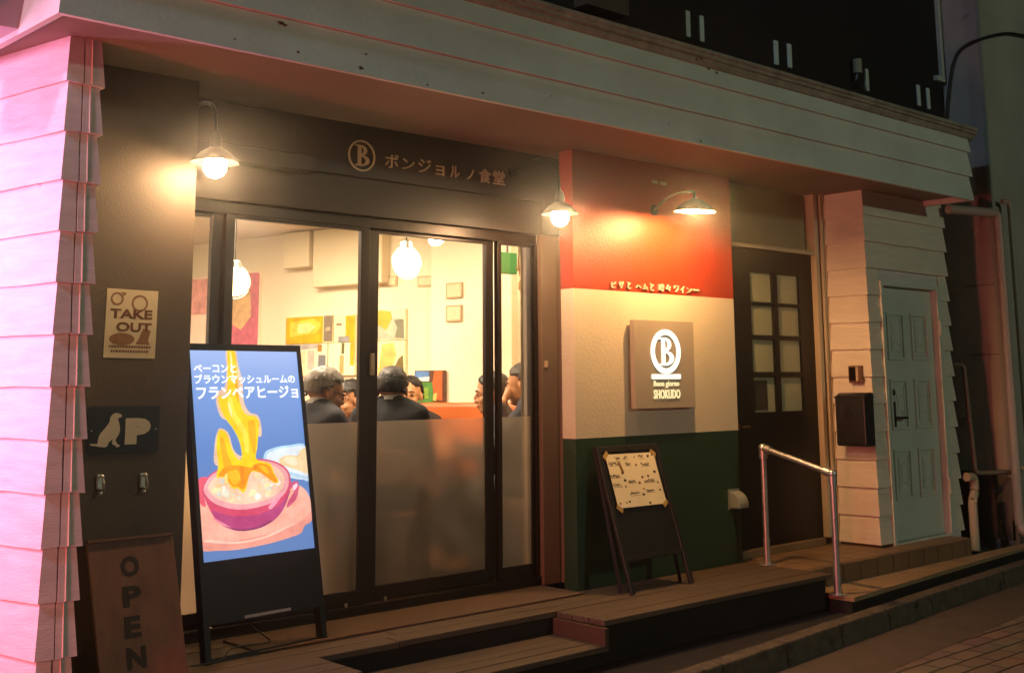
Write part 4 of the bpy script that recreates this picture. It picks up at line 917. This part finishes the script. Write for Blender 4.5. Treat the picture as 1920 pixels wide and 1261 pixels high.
painting('pink_painting', 9.82, 8.93, 1.30, 2.15, [('#c96a80', R4(.62, .0, 1, 1)), ('#d9b184', [(.60, .05), (.88, .2), (.90, .45), (.76, .58), (.60, .5)]), ('#e9a6a0', R4(.0, .02, .5, .4)), ('#e7c63c', [(.0, .74), (.2, .76), (.34, .95), (.2, .99), (.0, .92)]), ('#6f7f96', [(.66, .98), (.68, .88), (.76, .84), (.8, .98)])], 'large pink mural painting at the far left of the room', None, base='#f4dcc8')
# framed notes on the pilaster
def on_pil(px, py):
    d = fw + rt*((px-CX)/F) - up*((py-CY)/F); n = Vector((.9725, .2331, 0)); w = WA(7.0, .07/.9725+.004); t_ = (Vector((w.x, w.y, 0))-cam_pos).dot(n)/d.dot(n)
    return cam_pos+d*t_
for (x0, y0, x1, y1, lab) in ((838, 531, 868, 558, 'small framed card on the bright pillar, upper of two'), (838, 573, 867, 602, 'small framed card on the bright pillar, lower of two')):
    p = on_pil(x0, y0); p2 = on_pil(x1, y1); L_ = (p-p2).xy.length
    T = Matrix(((.2331, 0, -.9725, p.x), (-.9725, 0, -.2331, p.y), (0, 1, 0, p2.z), (0, 0, 0, 1)))
    t = thing('framed_card', lab, 'picture', 'framed cards on the bright pillar'); q = MB(); q.poly([(0, 0), (L_, 0), (L_, p.z-p2.z), (0, p.z-p2.z)], .012, T); q.build('frame', mat('frame_tan', '#a98f6c', .6), t)
    q = MB(); h = p.z-p2.z; q.poly([(.012, .012), (L_-.012, .012), (L_-.012, h-.012), (.012, h-.012)], .001, T @ Matrix.Translation((0, 0, .0125))); q.build('card', mat('card_pale', '#d7c4a2', .7, .15, 50), t)
# small frames under the pendant
for i, px in enumerate((723, 737, 794, 805)):
    d = fw + rt*((px-CX)/F) - up*((527-CY)/F); n = Vector((.9725, .2331, 0)); w = WA(7.5); t_ = (Vector((w.x, w.y, 0))-cam_pos).dot(n)/d.dot(n); p = cam_pos+d*t_
    T = Matrix(((.2331, 0, -.9725, p.x), (-.9725, 0, -.2331, p.y), (0, 1, 0, p.z), (0, 0, 0, 1))); q = MB(); w_ = .05
    q.poly([(-w_/1, -.04), (w_/1, -.04), (w_/1, .04), (-w_/1, .04)], .012, T @ Matrix.Translation((0, 0, .002))); o = q.build('small_frame', mat('frame_small', '#b8a27c', .6))
    lab = ('leftmost little frame left of the round pendant lamp', 'little frame tucked close at left of the round pendant lamp', 'little frame close at right of the round pendant lamp', 'little frame farthest right of the round pendant lamp')[i]
    tag(o, lab, 'picture', 'little frames behind the pendant lamp'); q = MB(); q.poly([(-w_+.014, -.028), (w_-.014, -.028), (w_-.014, .028), (-w_+.014, .028)], .001, T @ Matrix.Translation((0, 0, .0145))); q.build('card', MATS['card_pale'], o)
# bench seating along the wall
bn = thing('bench_seat', 'long orange upholstered bench along the side wall', 'bench')
org = mat('orange_leather', '#c4662c', .45, .06, 4, .05, 40)
q = MB(); T = frameA(8.6, 0) @ Matrix.Translation((0, 0, .075)); q.poly([(0, .40), (2.6, .40), (2.6, 1.035), (0, 1.035)], .10, T); q.build('backrest', org, bn, bevel=.03)
q = MB(); T = frameA(8.6, 0) @ Matrix.Translation((0, 0, .178)); q.poly([(0, .36), (2.6, .36), (2.6, .47), (0, .47)], .45, T); q.build('seat', org, bn, bevel=.03)
q = MB(); T = frameA(8.6, 0) @ Matrix.Translation((0, 0, .178)); q.poly([(0, -.004), (2.6, -.004), (2.6, .359), (0, .359)], .40, T); q.build('plinth', mat('bench_plinth', '#3a2416', .6), bn)
# small colourful picture leaning on the bench back
def on_ray(px, py, y): return at(px, py, y=y)
pc = thing('leaning_picture', 'small bright green, blue and orange picture propped on the orange bench back', 'picture')
p = on_ray(798, 752, 6.95); T = Matrix(((.60, 0, -.80, p.x-.03), (-.80, 0, -.60, p.y+.12), (0, 1, 0, 1.037), (0, 0, 0, 1))) @ Matrix.Rotation(R(0), 4, 'X')
w_, h_ = .26, .235
q = MB(); q.poly([(0, 0), (w_, 0), (w_, h_), (.02, h_)], .015, T); q.build('panel', mat('pic_edge', '#5b3a22', .6), pc)
for i, (c, pts) in enumerate([('#4c8a3c', [(.0, 0), (.62, 0), (.62, .62), (.02, .66)]), ('#5c88c8', [(.04, .70), (.5, .70), (.5, .98), (.1, .98)]), ('#dfe6ee', [(.12, .68), (.5, .66), (.52, .80), (.2, .78)]), ('#c4622c', [(.66, .1), (.90, .05), (.90, .98), (.66, .98), (.6, .6)]), ('#86a838', [(.15, .1), (.5, .12), (.48, .45), (.18, .5)]), ('#e8c070', [(.62, .06), (.72, .04), (.74, .3), (.64, .26)])]):
    q = MB(); q.poly([(u*w_, v*h_) for u, v in pts], .0006, T @ Matrix.Translation((0, 0, .0152+.0008*i))); q.build('paint_patch', mat('pic_'+c.strip('#'), c, .6, .25, 30), pc)
# green exit sign and hanging dried plant behind the right pane
ex = at(955, 493, y=6.0); q = MB(); q.box((ex.x-.10, 6.0, ex.z-.075), (ex.x+.075, 6.04, ex.z+.075)); o = q.build('green_box_sign', mat('exit_green', '#1f7a3c', .5, .1, 20), bevel=.006); tag(o, 'green box sign behind the narrow right hand pane', 'sign')
q = MB(); q.tube([(ex.x, 6.02, ex.z+.07), (ex.x, 6.02, CZ)], .008, 8); q.build('hanger', black_metal, o)
hp = thing('hanging_garland', 'brown dried garland hanging behind the narrow right hand pane', 'garland')
stem = [at(972, 500, y=5.75), at(978, 520, y=5.75), at(976, 545, y=5.75), at(984, 575, y=5.75), at(988, 600, y=5.75), at(984, 625, y=5.75), at(988, 650, y=5.75)]
q = MB(); q.tube([(stem[0].x+.03, 5.75, CZ)]+stem, .006, 6); q.build('stem', mat('dry_stem', '#5c4426', .8), hp)
random.seed(12)
for (px, py, s_) in ((978, 505, .05), (985, 525, .06), (977, 540, .04), (988, 612, .05), (985, 630, .055), (990, 645, .04)):
    c = at(px, py, y=5.75); q = MB()
    for k in range(5):
        a_ = random.uniform(0, 6.28); d = Vector((math.cos(a_), random.uniform(-.4, .4), math.sin(a_)))*s_
        n_ = d.cross(Vector((0, 1, .2))).normalized()*s_*.38; q.add([c, c+d*.5+n_, c+d, c+d*.5-n_, c+d*.5+Vector((0, -.008, 0))], [(0, 1, 4), (1, 2, 4), (2, 3, 4), (3, 0, 4)])
    q.build('leaf_cluster', mat('dry_leaf', '#a07a44', .7, .3, 20), hp)
# pendant lamps
def pendant(px, py, y, r, label):
    p = at(px, py, y=y); t = thing('pendant_lamp', label, 'lamp', 'round pendant lamps in the room')
    q = MB(); q.sphere(p, r, 20); q.build('globe', hot('globe_glow_'+str(px), '#ffdba0', 20), t, smooth='all')
    q = MB(); q.tube([(p.x, p.y, p.z+r), (p.x, p.y, CZ)], .005, 8); q.build('cord', black_metal, t)
    q = MB(); q.lathe([(.01, r+.05), (.04, r+.04), (.05, r-.005)], Matrix.Translation(p), 20); q.build('cap', gal, t, smooth=True)
    q = MB(); n = 36; q.tube([p+Vector((math.cos(2*math.pi*i/n)*(r+.018), 0, math.sin(2*math.pi*i/n)*(r+.018))) for i in range(n+1)], .004, 6); q.build('ring', gal, t, smooth=True)
pendant(762, 492, 6.2, .098, 'glowing round pendant lamp seen through the second door leaf')
pendant(440, 528, 7.2, .098, 'glowing round pendant lamp half behind the left frame of the doors')
for i, (x, y) in enumerate(((3.6, 6.0), (2.6, 7.2), (3.9, 7.4), (2.6, 9.2), (4.9, 5.75))):
    lamp('room_fill_light', 'AREA', (x, y, CZ-.03), 82 if i < 4 else 26, (1.0, .75, .54), .5, (x, y, 0))  # unseen ceiling area lights added to fill the room

# ------------------------------------------------------------------ tables and chairs
woodt = mat('table_wood', '#7a4d2a', .4, .15, 3, .05, stretch=(1, 6, 1))
def table(x, y, label):
    t = thing('dining_table', label, 'table', 'dining tables', (x, y, 0))
    q = MB(); q.box((-.35, -.35, .70), (.35, .35, .735)); q.build('tabletop', woodt, t, bevel=.006)
    q = MB(); q.tube([(0, 0, .02), (0, 0, .70)], .035, 14); q.build('column', black_metal, t, smooth=True)
    q = MB(); q.lathe([(.24, -.004), (.24, .012), (.05, .03)], None, 24); q.build('base', black_metal, t, smooth=True)
table(3.95, 6.28, 'wooden table between the grey haired man and the bench'); table(4.72, 6.02, 'wooden table before the two men at the right pane')
def chair(x, y, rz, label):
    t = thing('chair', label, 'chair', 'dining chairs by the glazing', (x, y, 0)); t.rotation_euler = (0, 0, rz)
    q = MB(); q.box((-.20, -.20, .43), (.20, .20, .46)); q.build('seat', woodt, t, bevel=.008)
    q = MB(); q.box((-.22, -.18, .62), (-.20, .18, .80)); q.build('backrest', woodt, t, bevel=.004)
    for a, b in ((-.18, -.17), (-.18, .17), (.18, -.17), (.18, .17)):
        q = MB(); q.tube([(a, b, -.004), (a, b, .80 if a < 0 else .43)], .014, 8); q.build('leg', black_metal, t)

# ------------------------------------------------------------------ people
skin_m = lambda n, c: mat('skin_'+n, c, .5, .05, 20)
def skin_chain(pts, edges, rad):
    """limbs as tapered, overlapping closed volumes; remeshed() fuses them into one surface"""
    m = MB(); g = lambda r: r if isinstance(r, tuple) else (r, r)
    for a, b in edges:
        A, B = Vector(pts[a]), Vector(pts[b]); ra, rb = g(rad[a]), g(rad[b]); d = B-A; n = max(2, int(d.length/.03))
        for i in range(n+1):
            t = i/n; r0 = (ra[0]*(1-t)+rb[0]*t, ra[1]*(1-t)+rb[1]*t); bulge = 1+.06*math.sin(math.pi*t)
            m.sphere(A+d*t, (r0[1]*bulge, r0[0]*bulge, (r0[0]+r0[1])/2*bulge), 8)
    return m.v, m.f
def remeshed(name, mb, mats, parent, vox=.007, smooth_it=2):
    me = bpy.data.meshes.new(name); me.from_pydata(mb.v, [], mb.f)
    bm = bmesh.new(); bm.from_mesh(me); bmesh.ops.recalc_face_normals(bm, faces=bm.faces); bm.to_mesh(me); bm.free()
    o = bpy.data.objects.new(name, me); COL.objects.link(o)
    r_ = o.modifiers.new('r', 'REMESH'); r_.mode = 'VOXEL'; r_.voxel_size = vox; r_.use_smooth_shade = True
    s_ = o.modifiers.new('s', 'SMOOTH'); s_.iterations = smooth_it; s_.factor = .5
    dg = bpy.context.evaluated_depsgraph_get(); m2 = bpy.data.meshes.new_from_object(o.evaluated_get(dg)); bpy.data.objects.remove(o); bpy.data.meshes.remove(me)
    m2.name = name; m2.materials.clear(); m2.materials.append(mats); o = bpy.data.objects.new(name, m2); COL.objects.link(o); o.parent = parent
    for p in m2.polygons: p.use_smooth = True
    return o
def person(hx, hy, hz, yaw, label, skin='#b07a58', haircol='#120e0c', coat='#1c1a20', trousers='#1c1c22', shirt=None, glasses=False, hair='short', headyaw=0, nod=0, chin_hand=False, scale=1.0, drop=.15, seat=.46, lean=.05):
    """seated figure; local +x is forward, head centre at (hx, hy, hz)"""
    t = thing('person', label, 'person', None)
    # everything in local space with pelvis near the origin, head centre at height hz
    sh = hz-drop; pel = Vector((-.10, 0, seat+.10)); neck = Vector((lean, 0, sh+.06)); chest = Vector((lean-.04, 0, sh-.15)); waist = Vector((-.06, 0, seat+.26))
    hc = Vector((lean+.035, 0, hz))
    P = [pel, waist, chest, neck-Vector((0, 0, .035)), neck+Vector((.025, 0, .04)),
         Vector((lean-.02, .165, sh-.045)), Vector((lean+.05, .215, sh-.30)), Vector((lean+.27, .15, .80)), Vector((lean+.36, .11, .80)),
         Vector((lean-.02, -.165, sh-.045)), Vector((lean+.05, -.215, sh-.30)), Vector((lean+.27, -.15, .80)), Vector((lean+.36, -.11, .80)),
         Vector((-.06, .09, seat+.09)), Vector((.36, .12, seat+.06)), Vector((.38, .12, .10)), Vector((.50, .13, .04)),
         Vector((-.06, -.09, seat+.09)), Vector((.36, -.12, seat+.06)), Vector((.38, -.12, .10)), Vector((.50, -.13, .04))]
    if chin_hand:
        P[6] = Vector((lean+.18, .20, sh-.26)); P[7] = Vector((lean+.16, .10, sh-.02)); P[8] = Vector((lean+.13, .06, sh+.05))
    E_ = [(0, 1), (1, 2), (2, 3), (3, 4), (2, 5), (5, 6), (6, 7), (7, 8), (2, 9), (9, 10), (10, 11), (11, 12), (0, 13), (13, 14), (14, 15), (15, 16), (0, 17), (17, 18), (18, 19), (19, 20)]
    Rd = [.13, .115, (.14, .12), .062, .052, .062, .043, .031, .026, .062, .043, .031, .026, .085, .06, .045, .038, .085, .06, .045, .038]
    mb = MB(); mb.add(*skin_chain(P, E_, Rd))
    # hands: palm and five fingers
    for s_, wi in ((1, 8), (-1, 12)):
        w = P[wi]; d = (P[wi]-P[wi-1]).normalized(); sd = Vector((0, s_, 0)); sd = (sd-d*sd.dot(d)).normalized(); nrm = d.cross(sd)*s_
        pts = [w, w+d*.05, w+d*.085]; mb.tube([w-d*.01, w+d*.04, w+d*.08], [.024, .030, .026], 10)
        for k, (off, ln) in enumerate(((-.027, .062), (-.009, .072), (.009, .068), (.026, .052))):
            b0 = w+d*.075+sd*off; mb.tube([b0, b0+d*ln*.5+nrm*.004, b0+d*ln*.8+nrm*.018, b0+d*ln*.9+nrm*.028], [.0095, .009, .0085, .007], 8)
        b0 = w+d*.025-sd*.024; mb.tube([b0, b0-sd*.022+d*.022, b0-sd*.026+d*.048], [.012, .010, .008], 8)
    # head
    HR = Matrix.Translation(hc) @ Matrix.Rotation(headyaw, 4, 'Z') @ Matrix.Rotation(nod, 4, 'Y') @ Matrix.Scale(1.1, 4)
    def hs_(c, r_): mb.sphere((0, 0, 0), 1, 14, 0, HR @ Matrix.Translation(c) @ Matrix.Diagonal((r_[0], r_[1], r_[2], 1)))
    hs_((-.012, 0, .030), (.096, .076, .088)); hs_((.028, 0, -.030), (.062, .060, .080)); hs_((.052, 0, -.085), (.034, .032, .026)); hs_((.010, 0, -.058), (.055, .058, .042))
    hs_((.060, 0, .012), (.032, .052, .034)); hs_((.080, 0, .030), (.012, .045, .008))
    mb.tube([HR @ Vector((.084, 0, .018)), HR @ Vector((.104, 0, -.016)), HR @ Vector((.106, 0, -.030)), HR @ Vector((.084, 0, -.036))], [.008, .012, .015, .009], 8)
    hs_((.092, .012, -.031), (.010, .009, .008)); hs_((.092, -.012, -.031), (.010, .009, .008))
    hs_((.086, 0, -.055), (.012, .024, .007)); hs_((.084, 0, -.066), (.012, .020, .007))
    for s_ in (1, -1):
        hs_((-.005, s_*.078, -.008), (.018, .009, .030)); hs_((.055, s_*.036, -.028), (.026, .022, .024))
    body = remeshed('body', mb, skin_m(skin.strip('#'), skin), t, .0065, 2)
    # hair
    q = MB(); n1, n2 = 26, 36; keep = {}; vs = []; fs = []
    for i in range(n1+1):
        th_ = math.pi*i/n1
        for j in range(n2):
            ph_ = 2*math.pi*j/n2; d = Vector((math.sin(th_)*math.cos(ph_), math.sin(th_)*math.sin(ph_), math.cos(th_)))
            nz = noise.noise(d*3.2+Vector((hx*7, hz*5, 1)))*.07+noise.noise(d*9)*.02
            fr_ = 1.115+nz; low = -.55 if hair != 'long' else -.95
            vs.append(HR @ (Vector((-.014, 0, .030))+Vector((d.x*.096, d.y*.079, d.z*.092))*fr_))
            face = d.x > (.30 if d.z < .30 else .78) and d.z < .62
            ear = abs(d.y) > .75 and d.z < -.15 and d.x > -.2
            keep[(i, j)] = not (face or ear or d.z < low or (d.x > .05 and d.z < (-.05 if hair != 'long' else -.6)))
    for i in range(n1):
        for j in range(n2):
            j2 = (j+1) % n2
            if all(keep[k] for k in ((i, j), (i, j2), (i+1, j), (i+1, j2))): fs.append((i*n2+j, i*n2+j2, (i+1)*n2+j2, (i+1)*n2+j))
    q.add(vs, fs)
    rnd = random.Random(int(hx*1000))
    for _ in range(60):
        f_ = fs[rnd.randrange(len(fs))]; p_ = (vs[f_[0]]+vs[f_[2]])/2; o_ = (p_-(HR @ Vector((-.014, 0, .030)))).normalized()
        dn = Vector((rnd.uniform(-.5, .5), rnd.uniform(-.5, .5), -1.0)); dn = (dn-o_*dn.dot(o_)).normalized(); sd_ = dn.cross(o_); L1 = rnd.uniform(.012, .024)
        q.add([p_+sd_*.006, p_-sd_*.006, p_+dn*L1*.6+o_*.002+sd_*.003, p_+dn*L1-o_*rnd.uniform(.0, .004)], [(0, 1, 2), (1, 3, 2)])
    ho = q.build('hair', mat('hair_'+haircol.strip('#'), haircol, .5, .4, 50, .12, 120, stretch=(1, 1, .2)), t, smooth='all'); sol = ho.modifiers.new('s', 'SOLIDIFY'); sol.thickness = .022; sol.offset = -1
    # eyes, brows
    for s_ in (1, -1):
        q = MB(); q.sphere(HR @ Vector((.0845, s_*.031, .006)), (.009, .011, .006), 8); q.build('eye', mat('eye_dark', '#1a100c', .2), t, smooth='all')
        q = MB(); q.tube([HR @ Vector((.093, s_*.014, .027)), HR @ Vector((.093, s_*.032, .032)), HR @ Vector((.080, s_*.05, .026))], .0032, 6); q.build('eyebrow', mat('hair_'+haircol.strip('#'), haircol, .5), t)
    q = MB(); q.sphere((0, 0, 0), 1, 8, 0, HR @ Matrix.Translation((.0965, 0, -.0605)) @ Matrix.Diagonal((.003, .019, .003, 1))); q.build('mouth', mat('lip', '#7a3a30', .5), t)
    if glasses:
        q = MB()
        for s_ in (1, -1):
            c = Vector((.108, s_*.034, .004)); q.tube([HR @ (c+Vector((0, .024*math.cos(a_*.524), .018*math.sin(a_*.524)))) for a_ in range(13)], .002, 6)
            q.tube([HR @ Vector((.108, s_*.058, .008)), HR @ Vector((.0, s_*.086, .008))], .002, 6)
        q.tube([HR @ Vector((.108, .01, .008)), HR @ Vector((.108, -.01, .008))], .002, 6); q.build('glasses', black_metal, t)
    # jacket and trousers
    mb = MB(); Rj = [(.165, .13), (.155, .12), (.175, .125), .075, 0, .070, .056, .045, 0, .070, .056, .045, 0]
    Pj = [P[0], P[1], P[2], P[3]-Vector((.01, 0, .01)), None, P[5], P[6], P[7], None, P[9], P[10], P[11]]
    idx = [0, 1, 2, 3, 5, 6, 7, 9, 10, 11]; mp_ = {k: i for i, k in enumerate(idx)}
    mb.add(*skin_chain([Pj[k] for k in idx], [(mp_[a_], mp_[b_]) for a_, b_ in ((0, 1), (1, 2), (2, 3), (2, 5), (3, 5), (5, 6), (6, 7), (2, 9), (3, 9), (9, 10), (10, 11))], [Rj[k] for k in idx]))
    remeshed('jacket', mb, mat('cloth_'+coat.strip('#'), coat, .85, .12, 25, .3, 150), t, .012, 3)
    if shirt:
        q = MB(); q.tube([P[3]+Vector((0, 0, .005)), P[3]+Vector((.012, 0, .045))], [.078, .062], 20); q.build('collar', mat('cloth_'+shirt.strip('#'), shirt, .8), t, smooth=True)
    mb = MB(); idx = [0, 13, 14, 15, 17, 18, 19]; mp_ = {k: i for i, k in enumerate(idx)}
    mb.add(*skin_chain([P[k] for k in idx], [(0, 1), (1, 2), (2, 3), (0, 4), (4, 5), (5, 6)], [.14, .095, .075, .06, .095, .075, .06]))
    remeshed('trousers', mb, mat('cloth_'+trousers.strip('#'), trousers, .85, .1, 25), t, .014, 2)
    for s_ in (1, -1):
        q = MB(); q.sphere((.47, s_*.125, .035), (.12, .045, .042), 10); q.build('shoe', black_metal, t, smooth='all')
    rot = Matrix.Rotation(yaw, 4, 'Z'); off = Vector((hx, hy, 0))-(rot @ Vector((hc.x, hc.y, 0)))
    t.location = off; t.rotation_euler = (0, 0, yaw); return t
def at_head(px, py, y): return at(px, py, y=y)
p = at_head(610, 736, 5.62); P1_ = person(p.x, p.y, p.z, R(4), 'grey haired man in glasses and grey jacket behind the digital sign', haircol='#71675a', coat='#2e2c32', shirt='#c8c4bc', glasses=True, nod=.22, headyaw=R(-14), skin='#a06a48', drop=.105)
p = at_head(736, 732, 5.66); P3_ = person(p.x, p.y, p.z, R(42), 'dark haired man in a black suit seen from behind beside the mullion', haircol='#150f0c', coat='#100f13', shirt='#b8b4ac', nod=.12, drop=.10)
p = at_head(922, 738, 5.80); P5_ = person(p.x, p.y, p.z, R(142), 'black haired guest in profile partly behind the right mullion', haircol='#141010', coat='#26222a', nod=.12, drop=.12)
p = at_head(981, 722, 5.50); P6_ = person(p.x, p.y, p.z, R(126), 'short haired man with a hand at his chin behind the narrow right pane', haircol='#2c2118', coat='#2a2a34', shirt='#d8d8d8', chin_hand=True, skin='#b5794e', nod=.1, drop=.12)
p = at_head(768, 742, 6.75); P4_ = person(p.x, p.y, p.z, R(222), 'smiling person facing the street on the orange bench', haircol='#140f0d', coat='#2a2226', skin='#c49068')
p = at_head(655, 750, 6.9); P2_ = person(p.x, p.y, p.z, R(180), 'dark haired guest looking down on the bench near the grey haired man', haircol='#140f0d', coat='#3a3238', skin='#c08c66', nod=.2, drop=.12)
for pr_, lab in ((P1_, 'wooden chair under the grey haired man'), (P3_, 'wooden chair under the man in the black suit'), (P5_, 'wooden chair under the black haired guest in profile'), (P6_, 'wooden chair under the man with his hand at his chin')):
    rz = pr_.rotation_euler.z; c = pr_.location+Matrix.Rotation(rz, 3, 'Z') @ Vector((-.04, 0, 0)); chair(c.x, c.y, rz, lab)

# ------------------------------------------------------------------ haze box added to put a glow around the lamps
hz_ = MB(); hz_.box((-30, -30, -1.4), (40, 40, 9.6))
ho_ = hz_.build('haze', []); tag(ho_, kind='stuff')
m = bpy.data.materials.new('glow_haze'); m.use_nodes = True; nt = m.node_tree; nt.nodes.remove(nt.nodes['Principled BSDF'])
pv = nt.nodes.new('ShaderNodeVolumePrincipled'); pv.inputs['Density'].default_value = .010; pv.inputs['Anisotropy'].default_value = .95; pv.inputs['Color'].default_value = (.95, .95, .95, 1)
nt.links.new(pv.outputs[0], nt.nodes['Material Output'].inputs['Volume']); ho_.data.materials.append(m)
